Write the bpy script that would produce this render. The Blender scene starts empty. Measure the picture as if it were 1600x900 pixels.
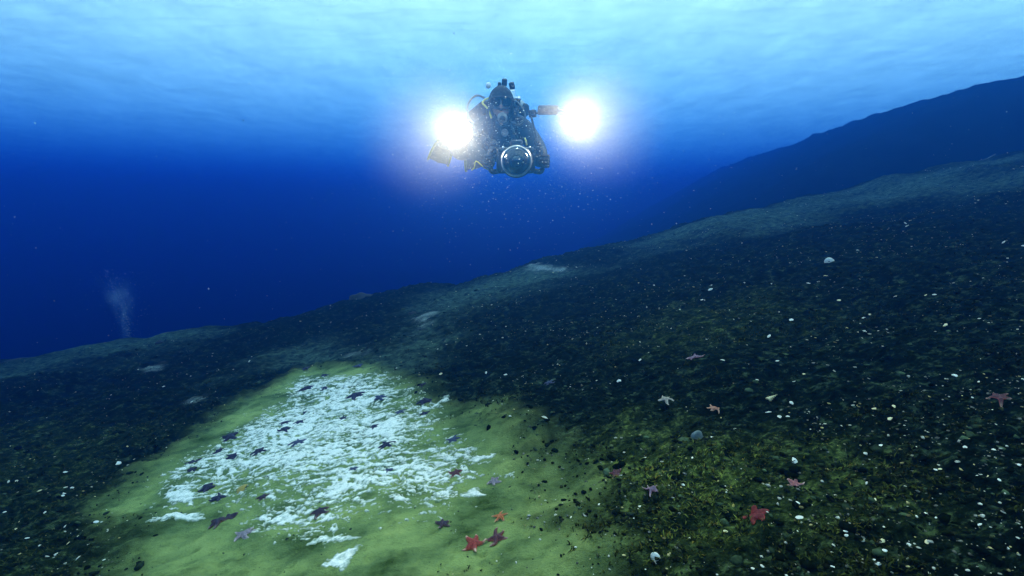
import bpy, bmesh, math, random
import numpy as np
from mathutils import Vector, Matrix, noise as mnoise

random.seed(7)
rng = np.random.default_rng(7)
scene = bpy.context.scene
col = scene.collection
R = math.radians

# ------------------------------------------------------------------ camera
CAM_Z = 1.5
cam_data = bpy.data.cameras.new('camera')
cam_data.sensor_width = 36.0
cam_data.lens = 18.0
cam_data.clip_start = 0.05
cam_data.clip_end = 2000.0
cam = bpy.data.objects.new('camera', cam_data)
cam.location = (0, 0, CAM_Z)
PITCH = math.atan(120 / 800)
cam.rotation_euler = (math.pi / 2 - PITCH, 0, 0)
col.objects.link(cam)
scene.camera = cam

# ------------------------------------------------------------------ sky, sun, exposure
SUN_EL, SUN_AZ = 62.0, 8.0          # azimuth: degrees right of straight ahead
world = bpy.data.worlds.new('World')
scene.world = world
world.use_nodes = True
wn = world.node_tree
bg = wn.nodes['Background']
sky = wn.nodes.new('ShaderNodeTexSky')
sky.sky_type = 'NISHITA'
sky.sun_disc = False
sky.sun_elevation = R(SUN_EL)
sky.sun_rotation = R(SUN_AZ)
wn.links.new(sky.outputs[0], bg.inputs[0])
bg.inputs[1].default_value = 0.15
sun_data = bpy.data.lights.new('sun', 'SUN')
sun_data.energy = 5.0
sun_data.angle = R(12.0)
sun_data.color = (1.0, 0.97, 0.92)
sun = bpy.data.objects.new('sun', sun_data)
sd = Vector((math.sin(R(SUN_AZ)) * math.cos(R(SUN_EL)), math.cos(R(SUN_AZ)) * math.cos(R(SUN_EL)), math.sin(R(SUN_EL))))
sun.rotation_euler = sd.to_track_quat('Z', 'Y').to_euler()
sun.location = (0, 0, 40)
col.objects.link(sun)

vs = scene.view_settings
vs.view_transform = 'Standard'
vs.look = 'None'
vs.gamma = 1.0
vs.use_curve_mapping = False
vs.exposure = 0.92
cy = scene.cycles
cy.use_denoising = True
cy.max_bounces = 8
cy.diffuse_bounces = 3
cy.glossy_bounces = 2
cy.transmission_bounces = 4
cy.transparent_max_bounces = 8
cy.volume_bounces = 3
cy.use_adaptive_sampling = False
cy.sample_clamp_indirect = 4.0
cy.caustics_reflective = False
cy.caustics_refractive = False

# ------------------------------------------------------------------ helpers
def link(o):
    col.objects.link(o)
    return o

def tag(o, label=None, cat=None, group=None, kind=None):
    if label: o['label'] = label
    if cat: o['category'] = cat
    if group: o['group'] = group
    if kind: o['kind'] = kind
    return o

def empty(name, loc=(0, 0, 0), rot=(0, 0, 0)):
    o = bpy.data.objects.new(name, None)
    o.location = loc
    o.rotation_euler = rot
    o.empty_display_size = 0.1
    return link(o)

def mesh_np(name, V, F, mat=None, smooth=True):
    """V (n,3) array, F (m,k) int array"""
    me = bpy.data.meshes.new(name)
    V = np.asarray(V, dtype=np.float32)
    F = np.asarray(F, dtype=np.int32)
    k = F.shape[1]
    me.vertices.add(len(V))
    me.vertices.foreach_set('co', V.ravel())
    me.loops.add(F.size)
    me.loops.foreach_set('vertex_index', F.ravel())
    me.polygons.add(len(F))
    me.polygons.foreach_set('loop_start', np.arange(0, F.size, k, dtype=np.int32))
    me.polygons.foreach_set('loop_total', np.full(len(F), k, dtype=np.int32))
    if smooth:
        me.polygons.foreach_set('use_smooth', np.ones(len(F), dtype=bool))
    me.update(calc_edges=True)
    if mat: me.materials.append(mat)
    return me

def obj_np(name, V, F, mat=None, parent=None, smooth=True):
    o = bpy.data.objects.new(name, mesh_np(name, V, F, mat, smooth))
    o.parent = parent
    return link(o)

def obj_bm(name, bm, mat=None, parent=None, smooth=True, bevel=0.0, subsurf=0):
    me = bpy.data.meshes.new(name)
    bmesh.ops.recalc_face_normals(bm, faces=bm.faces)
    if smooth:
        for f in bm.faces: f.smooth = True
    bm.to_mesh(me); bm.free()
    if mat: me.materials.append(mat)
    o = bpy.data.objects.new(name, me)
    o.parent = parent
    if bevel:
        m = o.modifiers.new('bevel', 'BEVEL'); m.width = bevel; m.segments = 2; m.limit_method = 'ANGLE'
    if subsurf:
        m = o.modifiers.new('subsurf', 'SUBSURF'); m.levels = subsurf; m.render_levels = subsurf
    return link(o)

# numpy noise -------------------------------------------------------
_perm = rng.permutation(512)
_val = rng.random(512).astype(np.float32) * 2 - 1
def vnoise(x, y, seed=0):
    xi = np.floor(x).astype(np.int64); yi = np.floor(y).astype(np.int64)
    fx = x - xi; fy = y - yi
    ux = fx * fx * fx * (fx * (fx * 6 - 15) + 10); uy = fy * fy * fy * (fy * (fy * 6 - 15) + 10)
    def h(a, b): return _val[_perm[(_perm[(a + seed * 57) & 511] + b + seed * 13) & 511]]
    a = h(xi, yi); b = h(xi + 1, yi); c = h(xi, yi + 1); d = h(xi + 1, yi + 1)
    return (a + (b - a) * ux) * (1 - uy) + (c + (d - c) * ux) * uy
def fbm(x, y, oct=4, seed=0, gain=0.5, lac=2.03):
    s = np.zeros_like(x, dtype=np.float64); amp = 1.0; tot = 0
    ca, sa = math.cos(0.6), math.sin(0.6)
    for i in range(oct):
        s += amp * vnoise(x, y, seed + i); tot += amp
        x, y = (x * ca - y * sa) * lac + 3.7, (x * sa + y * ca) * lac + 1.3
        amp *= gain
    return s / tot
def sstep(a, b, x):
    t = np.clip((x - a) / (b - a), 0, 1)
    return t * t * (3 - 2 * t)
def softplus(x, w):
    return w * np.logaddexp(0, x / w)

def poly_sd(px, py, poly):
    """signed distance to a polygon, positive inside"""
    poly = np.asarray(poly, dtype=np.float64)
    d = np.full(px.shape, 1e9); inside = np.zeros(px.shape, dtype=bool)
    n = len(poly)
    for i in range(n):
        ax, ay = poly[i]; bx, by = poly[(i + 1) % n]
        ex, ey = bx - ax, by - ay
        t = np.clip(((px - ax) * ex + (py - ay) * ey) / (ex * ex + ey * ey + 1e-12), 0, 1)
        d = np.minimum(d, np.hypot(px - ax - t * ex, py - ay - t * ey))
        c = ((ay > py) != (by > py)) & (px < (bx - ax) * (py - ay) / (by - ay + 1e-12) + ax)
        inside ^= c
    return np.where(inside, d, -d)

# materials ---------------------------------------------------------
def mat_new(name):
    m = bpy.data.materials.new(name)
    m.use_nodes = True
    return m, m.node_tree.nodes, m.node_tree.links, m.node_tree.nodes['Principled BSDF']

def simple_mat(name, c, rough=0.6, metal=0.0, var=0.25, scale=30.0, bump=0.0, c2=None, spec=0.5):
    m, n, l, p = mat_new(name)
    tc = n.new('ShaderNodeTexCoord')
    nz = n.new('ShaderNodeTexNoise'); nz.inputs['Scale'].default_value = scale; nz.inputs['Detail'].default_value = 4
    l.new(tc.outputs['Object'], nz.inputs['Vector'])
    cr = n.new('ShaderNodeValToRGB')
    lo = c2 if c2 else tuple(v * (1 - var) for v in c)
    hi = c if c2 else tuple(min(1, v * (1 + var)) for v in c)
    cr.color_ramp.elements[0].position = 0.35; cr.color_ramp.elements[0].color = (*lo, 1)
    cr.color_ramp.elements[1].position = 0.65; cr.color_ramp.elements[1].color = (*hi, 1)
    l.new(nz.outputs['Fac'], cr.inputs['Fac'])
    l.new(cr.outputs['Color'], p.inputs['Base Color'])
    p.inputs['Roughness'].default_value = rough
    p.inputs['Metallic'].default_value = metal
    p.inputs['Specular IOR Level'].default_value = spec
    if bump:
        b = n.new('ShaderNodeBump'); b.inputs['Strength'].default_value = bump; b.inputs['Distance'].default_value = 0.01
        l.new(nz.outputs['Fac'], b.inputs['Height']); l.new(b.outputs['Normal'], p.inputs['Normal'])
    return m

# ------------------------------------------------------------------ terrain shape
def ground_base(x, y):
    z = 0.2 * x + 0.045 * y
    crest = 10.0 + 0.8 * np.sin(x * 0.35 + 0.8) + 0.30 * softplus(x - 1.0, 1.0)
    z = z - softplus(0.42 * (y - crest), 0.30)
    # slope to the left keeps falling, the right one rounds off
    z = z + 0.07 * softplus(-(x + 5.0), 1.0)
    z = z - 0.12 * softplus(x - 16.0, 1.5)
    # behind the photographer and far out the bed levels
    z = np.maximum(z, -9.0) if np.isscalar(z) else np.where(z < -9.0, -9.0, z)
    return z

def pix_dir(u, v):
    d = Vector(((u - 800) / 800, (450 - v) / 800, -1.0))
    return cam.rotation_euler.to_matrix() @ d

def pix_ground(u, v):
    """first point of the sea bed (smooth shape) along the ray towards a place seen in the photograph"""
    d = pix_dir(u, v)
    t = 0.6; prev = None
    while t < 60:
        x, y, z = d.x * t, d.y * t, CAM_Z + d.z * t
        g = float(ground_base(np.float64(x), np.float64(y)))
        if z < g:
            lo, hi = t - 0.05, t
            for _ in range(25):
                mid = 0.5 * (lo + hi)
                if CAM_Z + d.z * mid < float(ground_base(np.float64(d.x * mid), np.float64(d.y * mid))): hi = mid
                else: lo = mid
            if hi < 15: return d.x * hi, d.y * hi, hi
            break
        t += 0.05
    # the ray clears the crest: take the point of the crest it passes closest to
    ts = np.linspace(6, 14, 161)
    k = int(np.argmin(CAM_Z + d.z * ts - ground_base(d.x * ts, d.y * ts)))
    return d.x * ts[k], d.y * ts[k], float(ts[k])

def pgon(pts):
    return [pix_ground(u, v)[:2] for u, v in pts]

SAND = pgon([(475, 574), (400, 612), (330, 650), (268, 690), (205, 735), (165, 790), (150, 850), (180, 930), (300, 990), (700, 1000), (1000, 980),
             (985, 880), (960, 830), (922, 800), (930, 745), (890, 695), (830, 665), (760, 642), (700, 612), (622, 577), (550, 566)])
MAT = pgon([(478, 592), (570, 588), (640, 608), (680, 660), (716, 700), (738, 745), (690, 790), (640, 798), (600, 770), (560, 800), (520, 828), (440, 826), (408, 810),
            (450, 780), (350, 770), (280, 785), (268, 745), (320, 705), (392, 662), (440, 622)])
MAT_EXTRA = [pgon(p) for p in (
    [(720, 768), (735, 757), (757, 766), (745, 773)],
    [(228, 822), (240, 811), (312, 803), (318, 811), (275, 817)],
    [(478, 858), (500, 842), (548, 838), (560, 846), (505, 852)],
    [(505, 893), (525, 870), (560, 858), (562, 866), (535, 893)],
    [(733, 715), (770, 707), (776, 712), (742, 724)],
    [(660, 795), (666, 780), (680, 800)],
    [(252, 778), (262, 765), (310, 765), (300, 785)],
    [(780, 738), (800, 737), (800, 741), (780, 742)],
    [(425, 812), (450, 795), (470, 805), (440, 822)],
    [(648, 805), (690, 798), (680, 806)],
    [(660, 643), (700, 622), (702, 627), (690, 632)],
    [(690, 628), (700, 622), (703, 627), (694, 632)],
)]
PALE = [pgon(p) for p in (     # pale silt lying on the far slope
    [(625, 520), (650, 486), (690, 458), (760, 434), (860, 416), (920, 418), (885, 436), (815, 454), (755, 480), (710, 510), (680, 552), (636, 548)],
    [(420, 566), (470, 548), (560, 545), (640, 560), (620, 572), (540, 562), (470, 570)],
    [(0, 570), (120, 556), (240, 540), (330, 520), (320, 533), (240, 560), (120, 582), (0, 600)],
    [(960, 388), (1100, 342), (1250, 312), (1420, 285), (1600, 248), (1600, 290), (1350, 318), (1240, 345), (1100, 375), (1000, 400)],
)]
STREAK = [pgon(p) for p in (   # small bright white spots of mat out on the slope
    [(532, 557), (545, 550), (570, 552), (560, 559)],
    [(1332, 345), (1350, 337), (1380, 338), (1376, 346), (1345, 350)],
    [(232, 578), (245, 574), (256, 578), (240, 582)],
    [(282, 627), (300, 624), (318, 628), (300, 632)],
    [(800, 428), (840, 420), (905, 419), (860, 426)],
    [(648, 500), (680, 490), (672, 505), (660, 520)],
)]
GREEN = [pgon(p) for p in (
    [(-60, 680), (100, 650), (250, 690), (210, 760), (200, 860), (240, 960), (-60, 960)],    # thin olive film on the gravel
    [(950, 540), (1040, 480), (1200, 460), (1250, 480), (1180, 520), (1060, 560)],
    [(990, 860), (940, 760), (1000, 700), (1150, 690), (1290, 720), (1330, 790), (1290, 850), (1180, 900), (1050, 930)],
)]

def zones(x, y):
    """per-point surface kinds of the sea bed: sand 0..1, pale silt, green film, gravel roughness"""
    w = 0.17 * fbm(x * 1.9, y * 2.6, 4, 11) + 0.08 * fbm(x * 8, y * 13, 4, 15, gain=0.65)
    sand = sstep(-0.16, 0.34, poly_sd(x, y, SAND) + 1.5 * w)
    pale = np.zeros_like(x)
    for p in PALE:
        wp = 0.9 * fbm(x * 0.8, y * 1.7, 4, 21)
        pale = np.maximum(pale, sstep(-0.75, 1.0, poly_sd(x, y, p) + wp * 1.1))
    green = np.zeros_like(x)
    for p, wt in zip(GREEN, (0.40, 0.45, 1.0)):
        green = np.maximum(green, wt * sstep(-0.35, 0.45, poly_sd(x, y, p) + 0.5 * fbm(x * 1.6, y * 1.6, 4, 31)))
    return sand, pale, green

def mat_field(x, y):
    """bacterial mat thickness field, >0 where the mat lies"""
    sd = poly_sd(x, y, MAT)
    f = np.clip(np.where(sd > 0, sd / 0.30, sd / 0.10), -9.0, 1.0)
    n1 = fbm(x * 3.2, y * 5.5, 3, 41)
    xs_ = x + 0.05 * fbm(x * 6, y * 6, 2, 43); ys_ = y + 0.03 * fbm(x * 6, y * 6, 2, 44) + 0.12 * x
    n2 = fbm(xs_ * 21.0, ys_ * 46.0, 4, 45, gain=0.85)
    g = 0.46 * f + 0.50 * n1 + 1.8 * n2 - 0.08
    for p in MAT_EXTRA:
        s = poly_sd(x, y, p)
        g = np.maximum(g, np.clip(s / 0.04, -9, 0.6) * 0.9 + 1.1 * n2 + 0.05)
    return g

def relief(x, y, sand, pale):
    """small-scale height: smooth hummocks on sand, broken gravel elsewhere"""
    dist = np.hypot(x, y)
    soft = np.clip(sand + 0.7 * pale, 0, 1)
    z = 0.065 * fbm(x * 1.5, y * 1.9, 4, 61) * (0.7 + 0.5 * (1 - soft))
    z += 0.024 * fbm(x * 4.5, y * 7.0, 3, 65) * (0.7 + 0.3 * (1 - soft))
    pits = np.clip(fbm(x * 16, y * 20, 2, 71) - 0.32, 0, 1)
    z -= 0.05 * pits * soft
    ridg = 1 - 2 * np.abs(fbm(x * 4.2 + 1.2 * y, y * 7.5, 5, 75, gain=0.62))
    z += 0.042 * ridg * (1 - soft) + 0.012 * fbm(x * 26, y * 30, 3, 79) * (1 - 0.75 * soft)
    z += 0.30 * fbm(x * 0.30, y * 0.25, 3, 85) * sstep(6, 11, dist) + 0.12 * fbm(x * 1.1, y * 0.8, 4, 88) * sstep(5, 9, dist)
    return z

def ground_full(x, y):
    x = np.atleast_1d(np.asarray(x, dtype=np.float64)); y = np.atleast_1d(np.asarray(y, dtype=np.float64))
    s, p, g = zones(x, y)
    return ground_base(x, y) + relief(x, y, s, p)

def gz(x, y):
    return float(ground_full(x, y)[0])

# ------------------------------------------------------------------ sea bed
def graded(a, b, d0, g, dmax):
    out = [a]; d = d0
    while out[-1] < b:
        out.append(out[-1] + d); d = min(d * g, dmax)
    return out
ys_f = graded(0.9, 90, 0.0125, 1.008, 6.0)
ys = np.array([-60, -40, -25, -15, -9, -5, -3, -1.8, -1, -.5, -.2, 0, .2, .35, .5, .6, .7, .8, .86] + ys_f)
xh = graded(0.0, 4.0, 0.0145, 1.0025, 0.035)
xh = xh + graded(xh[-1] + .04, 100, 0.04, 1.03, 6.0)
xs = np.array([-v for v in xh[:0:-1]] + xh)
X, Y = np.meshgrid(xs, ys)
sand_m, pale_m, green_m = zones(X.ravel(), Y.ravel())
Zb = ground_base(X, Y).ravel() + relief(X.ravel(), Y.ravel(), sand_m, pale_m)
nx, ny = len(xs), len(ys)
idx = np.arange(nx * ny).reshape(ny, nx)
F = np.stack([idx[:-1, :-1], idx[:-1, 1:], idx[1:, 1:], idx[1:, :-1]], -1).reshape(-1, 4)
streak_m = np.zeros(nx * ny)
for p in STREAK:
    streak_m = np.maximum(streak_m, sstep(-0.06, 0.22, poly_sd(X.ravel(), Y.ravel(), p) + 0.22 * fbm(X.ravel() * 5, Y.ravel() * 11, 4, 91, gain=0.65)))

def seabed_material():
    m, n, l, p = mat_new('seabed_sediment')
    at = n.new('ShaderNodeAttribute'); at.attribute_name = 'zone'
    sep = n.new('ShaderNodeSeparateColor'); l.new(at.outputs['Color'], sep.inputs[0])
    at2 = n.new('ShaderNodeAttribute'); at2.attribute_name = 'streak'
    tc = n.new('ShaderNodeTexCoord')
    def nz(scale, det=5, rough=0.6, sy=1.4):
        mp = n.new('ShaderNodeMapping'); mp.inputs['Scale'].default_value = (1, sy, 1)
        l.new(tc.outputs['Object'], mp.inputs[0])
        t = n.new('ShaderNodeTexNoise'); t.inputs['Scale'].default_value = scale; t.inputs['Detail'].default_value = det; t.inputs['Roughness'].default_value = rough
        l.new(mp.outputs[0], t.inputs['Vector']); return t.outputs['Fac']
    def ramp(fac, stops):
        r = n.new('ShaderNodeValToRGB'); e = r.color_ramp.elements
        while len(e) < len(stops): e.new(0.5)
        for q, (pos, c) in zip(e, stops): q.position = pos; q.color = (*c, 1)
        l.new(fac, r.inputs['Fac']); return r.outputs['Color']
    def mix(f, a, b):
        x = n.new('ShaderNodeMix'); x.data_type = 'RGBA'
        l.new(f, x.inputs['Factor']); l.new(a, x.inputs[6]); l.new(b, x.inputs[7]); return x.outputs[2]
    big = nz(2.6, 5); fine = nz(38, 6, 0.7); mid = nz(11, 5, 0.65); spk = nz(90, 3, 0.6)
    gm = n.new('ShaderNodeMix'); gm.inputs['Factor'].default_value = 0.5; l.new(mid, gm.inputs[2]); l.new(nz(27, 6, 0.75, 2.0), gm.inputs[3])
    grav = ramp(gm.outputs[0], [(0.40, GRAV[0]), (0.53, GRAV[1]), (0.66, GRAV[2])])
    film = ramp(gm.outputs[0], [(0.42, FILM[0]), (0.53, FILM[1]), (0.65, FILM[2])])
    gsand = ramp(big, [(0.30, (0.045, 0.075, 0.016)), (0.42, SANDC[0]), (0.55, SANDC[1]), (0.75, SANDC[2])])
    spots = ramp(mid, [(0.32, (0.30, 0.34, 0.25)), (0.50, (1, 1, 1))])
    ml = n.new('ShaderNodeMix'); ml.data_type = 'RGBA'; ml.blend_type = 'MULTIPLY'; ml.inputs['Factor'].default_value = 0.55
    l.new(gsand, ml.inputs[6]); l.new(spots, ml.inputs[7])
    silt = ramp(mid, [(0.35, SILT[0]), (0.7, SILT[1])])
    c = mix(sep.outputs[2], grav, film)
    c = mix(sep.outputs[1], c, silt)
    c = mix(sep.outputs[0], c, ml.outputs[2])
    wh = ramp(fine, [(0.35, (0.08, 0.11, 0.09)), (0.7, (0.45, 0.50, 0.48))])
    c = mix(at2.outputs['Fac'], c, wh)
    l.new(c, p.inputs['Base Color'])
    p.inputs['Roughness'].default_value = 0.95
    p.inputs['Specular IOR Level'].default_value = 0.0
    b = n.new('ShaderNodeBump'); b.inputs['Strength'].default_value = 0.8; b.inputs['Distance'].default_value = 0.012
    ad = n.new('ShaderNodeMath'); ad.operation = 'ADD'; l.new(fine, ad.inputs[0]); l.new(spk, ad.inputs[1])
    l.new(ad.outputs[0], b.inputs['Height']); l.new(b.outputs['Normal'], p.inputs['Normal'])
    return m

GRAV = [(0.001, 0.0018, 0.0008), (0.005, 0.009, 0.0045), (0.06, 0.095, 0.05)]
FILM = [(0.003, 0.006, 0.0015), (0.032, 0.048, 0.012), (0.17, 0.22, 0.05)]
SANDC = [(0.135, 0.190, 0.065), (0.245, 0.315, 0.100), (0.38, 0.44, 0.14)]
SILT = [(0.010, 0.018, 0.012), (0.095, 0.155, 0.11)]
seabed = obj_np('seabed', np.stack([X.ravel(), Y.ravel(), Zb], -1), F, seabed_material())
tag(seabed, kind='structure')
a = seabed.data.color_attributes.new('zone', 'FLOAT_COLOR', 'POINT')
buf = np.ones((nx * ny, 4), dtype=np.float32); buf[:, 0] = sand_m; buf[:, 1] = pale_m; buf[:, 2] = green_m
a.data.foreach_set('color', buf.ravel())
a2 = seabed.data.attributes.new('streak', 'FLOAT', 'POINT')
a2.data.foreach_set('value', streak_m.astype(np.float32))

# far ridge behind the slope on the right
rx = np.linspace(-4, 90, 420); ry = np.linspace(13, 60, 200)
RX, RY = np.meshgrid(rx, ry)
prof = np.clip((RX - 2) / 12, 0, None)
rid = CAM_Z + (-5.3 + 0.58 * RX + 0.3 * fbm(RX * 0.25, RY * 0.25, 4, 95)) * sstep(13, 19, RY) - 9 * (1 - sstep(13, 19, RY)) - 0.1 * softplus(RY - 24, 2)
rid = np.minimum(rid, CAM_Z + 4.6 + 0.1 * fbm(RX, RY, 3, 97)) + 0.12 * fbm(RX * 1.3, RY * 1.3, 4, 99) + 0.10 * np.abs(fbm(RX * 4, RY * 4, 3, 93))
ii = np.arange(RX.size).reshape(RX.shape)
FR = np.stack([ii[:-1, :-1], ii[:-1, 1:], ii[1:, 1:], ii[1:, :-1]], -1).reshape(-1, 4)
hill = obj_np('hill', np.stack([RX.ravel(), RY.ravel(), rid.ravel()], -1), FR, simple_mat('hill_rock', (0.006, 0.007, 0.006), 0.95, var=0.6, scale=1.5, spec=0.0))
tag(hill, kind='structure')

# ------------------------------------------------------------------ the water's surface, seen from below
SURF_Z = CAM_Z + 5.2
sx = np.concatenate([np.linspace(-160, -22, 40), np.linspace(-20, 20, 260), np.linspace(22, 160, 40)])
sy = np.concatenate([np.linspace(-80, -6, 20), np.linspace(-5, 30, 300), np.linspace(32, 220, 50)])
SX, SY = np.meshgrid(sx, sy)
SZ = SURF_Z + 0.10 * fbm(SX * 0.5, SY * 0.8, 4, 101) + 0.035 * fbm(SX * 2.2, SY * 4.0, 3, 105)
ii = np.arange(SX.size).reshape(SX.shape)
FS = np.stack([ii[:-1, :-1], ii[:-1, 1:], ii[1:, 1:], ii[1:, :-1]], -1).reshape(-1, 4)
def surface_material():
    m, n, l, p = mat_new('water_surface')
    n.remove(p)
    out = n['Material Output']
    tc = n.new('ShaderNodeTexCoord')
    mp = n.new('ShaderNodeMapping'); mp.inputs['Scale'].default_value = (0.8, 0.42, 1); l.new(tc.outputs['Object'], mp.inputs[0])
    t = n.new('ShaderNodeTexNoise'); t.inputs['Scale'].default_value = 1.0; t.inputs['Detail'].default_value = 7; t.inputs['Roughness'].default_value = 0.62
    l.new(mp.outputs[0], t.inputs['Vector'])
    r = n.new('ShaderNodeValToRGB'); r.color_ramp.elements[0].position = 0.34; r.color_ramp.elements[1].position = 0.66
    r.color_ramp.elements[0].color = (0.71, 0.74, 0.47, 1); r.color_ramp.elements[1].color = (0.95, 0.95, 0.62, 1)
    l.new(t.outputs['Fac'], r.inputs['Fac'])
    tr = n.new('ShaderNodeBsdfTranslucent'); l.new(r.outputs['Color'], tr.inputs['Color'])
    tp = n.new('ShaderNodeBsdfTransparent'); tp.inputs['Color'].default_value = (0.95, 0.93, 0.70, 1)
    mx = n.new('ShaderNodeMixShader'); mx.inputs[0].default_value = 0.20
    l.new(tr.outputs[0], mx.inputs[1]); l.new(tp.outputs[0], mx.inputs[2])
    l.new(mx.outputs[0], out.inputs['Surface'])
    return m
water_surface = obj_np('water_surface', np.stack([SX.ravel(), SY.ravel(), SZ.ravel()], -1), FS, surface_material())
tag(water_surface, kind='structure')

# ------------------------------------------------------------------ the body of water (even density)
def volume_from(sig_s, sig_a, g):
    """principled volume with the wanted scattering and absorption per metre"""
    d = max(s + a for s, a in zip(sig_s, sig_a)) * 1.02
    c = [s / d for s in sig_s]
    ac = [max(0.0, 1 - a / (d * (1 - cc))) ** 2 for a, cc in zip(sig_a, c)]
    m = bpy.data.materials.new('sea_water'); m.use_nodes = True
    n = m.node_tree.nodes; l = m.node_tree.links
    n.remove(n['Principled BSDF'])
    v = n.new('ShaderNodeVolumePrincipled')
    v.inputs['Color'].default_value = (*c, 1)
    v.inputs['Density'].default_value = d
    v.inputs['Density Attribute'].default_value = ''
    v.inputs['Anisotropy'].default_value = g
    v.inputs['Absorption Color'].default_value = (*ac, 1)
    l.new(v.outputs[0], n['Material Output'].inputs['Volume'])
    return m
WATER = volume_from((0.0010, 0.0070, 0.0222), (0.116, 0.068, 0.0215), 0.78)
hb = bmesh.new()
bmesh.ops.create_cube(hb, size=1.0)
x0, x1, y0, y1, z0, z1 = -170, 170, -90, 230, -12.0, SURF_Z + 0.4
for v in hb.verts:
    v.co = ((x0 + x1) / 2 + v.co.x * (x1 - x0), (y0 + y1) / 2 + v.co.y * (y1 - y0), (z0 + z1) / 2 + v.co.z * (z1 - z0))
haze = obj_bm('haze', hb, WATER, smooth=False)
tag(haze, kind='stuff')

# ------------------------------------------------------------------ white bacterial mat
def film_mat():
    m, n, l, p = mat_new('bacterial_film')
    at = n.new('ShaderNodeAttribute'); at.attribute_name = 'thick'
    tc = n.new('ShaderNodeTexCoord')
    nz = n.new('ShaderNodeTexNoise'); nz.inputs['Scale'].default_value = 55; nz.inputs['Detail'].default_value = 5; nz.inputs['Roughness'].default_value = 0.7
    l.new(tc.outputs['Object'], nz.inputs['Vector'])
    ad = n.new('ShaderNodeMath'); ad.operation = 'MULTIPLY_ADD'; ad.inputs[1].default_value = 0.9; l.new(nz.outputs['Fac'], ad.inputs[0]); l.new(at.outputs['Fac'], ad.inputs[2])
    r = n.new('ShaderNodeValToRGB'); e = r.color_ramp.elements
    e[0].position = 0.38; e[0].color = (0.16, 0.22, 0.09, 1); e[1].position = 1.0; e[1].color = (0.90, 0.85, 0.75, 1)
    q = e.new(0.66); q.color = (0.46, 0.50, 0.42, 1)
    l.new(ad.outputs[0], r.inputs['Fac']); l.new(r.outputs[0], p.inputs['Base Color'])
    p.inputs['Roughness'].default_value = 0.95; p.inputs['Specular IOR Level'].default_value = 0.1
    b = n.new('ShaderNodeBump'); b.inputs['Strength'].default_value = 0.5; b.inputs['Distance'].default_value = 0.01
    l.new(nz.outputs['Fac'], b.inputs['Height']); l.new(b.outputs['Normal'], p.inputs['Normal'])
    return m
mp_ = np.array(MAT + [q for p in MAT_EXTRA for q in p])
gx = np.arange(mp_[:, 0].min() - 0.2, mp_[:, 0].max() + 0.2, 0.0065)
gy = np.arange(mp_[:, 1].min() - 0.2, mp_[:, 1].max() + 0.3, 0.0068)
GX, GY = np.meshgrid(gx, gy)
gf = mat_field(GX.ravel(), GY.ravel())
s_, p_, _g = zones(GX.ravel(), GY.ravel())
gzv = ground_base(GX.ravel(), GY.ravel()) + relief(GX.ravel(), GY.ravel(), s_, p_)
tuft = 0.004 * np.clip(fbm(GX.ravel() * 55, GY.ravel() * 70, 2, 121), -.6, 1)
mz = gzv + np.where(gf > 0, 0.0025 + np.minimum(gf, 0.5) * 0.007 + tuft * np.minimum(gf * 4, 1), np.maximum(gf, -0.3) * 0.05)
ii = np.arange(GX.size).reshape(GX.shape)
FM = np.stack([ii[:-1, :-1], ii[:-1, 1:], ii[1:, 1:], ii[1:, :-1]], -1).reshape(-1, 4)
FM = FM[(gf[FM] > 0).any(1)]
used = np.unique(FM); remap = np.full(GX.size, -1); remap[used] = np.arange(len(used))
MATM = film_mat()
mat_o = obj_np('bacterial_mat', np.stack([GX.ravel(), GY.ravel(), mz], -1)[used], remap[FM], MATM)
mat_o.data.attributes.new('thick', 'FLOAT', 'POINT').data.foreach_set('value', gf[used].astype(np.float32))
tag(mat_o, 'ragged white bacterial mat spread over the green sand', 'mat', kind='stuff')

# ------------------------------------------------------------------ loose gravel, grit and growth
def ico(sub=1):
    bm = bmesh.new(); bmesh.ops.create_icosphere(bm, subdivisions=sub, radius=1.0)
    V = np.array([v.co[:] for v in bm.verts]); Fc = np.array([[v.index for v in f.verts] for f in bm.faces]); bm.free()
    return V, Fc
ICO1 = ico(1)
def scatter_xy(n, r0=1.05, r1=12.5, wide=1.35):
    y = r0 * (r1 / r0) ** rng.random(n)
    x = (rng.random(n) * 2 - 1) * (wide * y + 0.4)
    return x, y
def attr_mat(name, rough=0.8, scale=60, trans=0.0):
    m, n, l, p = mat_new(name)
    at = n.new('ShaderNodeAttribute'); at.attribute_name = 'tint'
    tc = n.new('ShaderNodeTexCoord')
    nz = n.new('ShaderNodeTexNoise'); nz.inputs['Scale'].default_value = scale; nz.inputs['Detail'].default_value = 4
    l.new(tc.outputs['Object'], nz.inputs['Vector'])
    mr = n.new('ShaderNodeMapRange'); mr.inputs[1].default_value = 0.3; mr.inputs[2].default_value = 0.7; mr.inputs[3].default_value = 0.45; mr.inputs[4].default_value = 1.35
    l.new(nz.outputs['Fac'], mr.inputs[0])
    mx = n.new('ShaderNodeVectorMath'); mx.operation = 'SCALE'
    l.new(at.outputs['Color'], mx.inputs[0]); l.new(mr.outputs[0], mx.inputs['Scale'])
    l.new(mx.outputs[0], p.inputs['Base Color'])
    p.inputs['Roughness'].default_value = rough; p.inputs['Specular IOR Level'].default_value = 0.0
    return m
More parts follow.
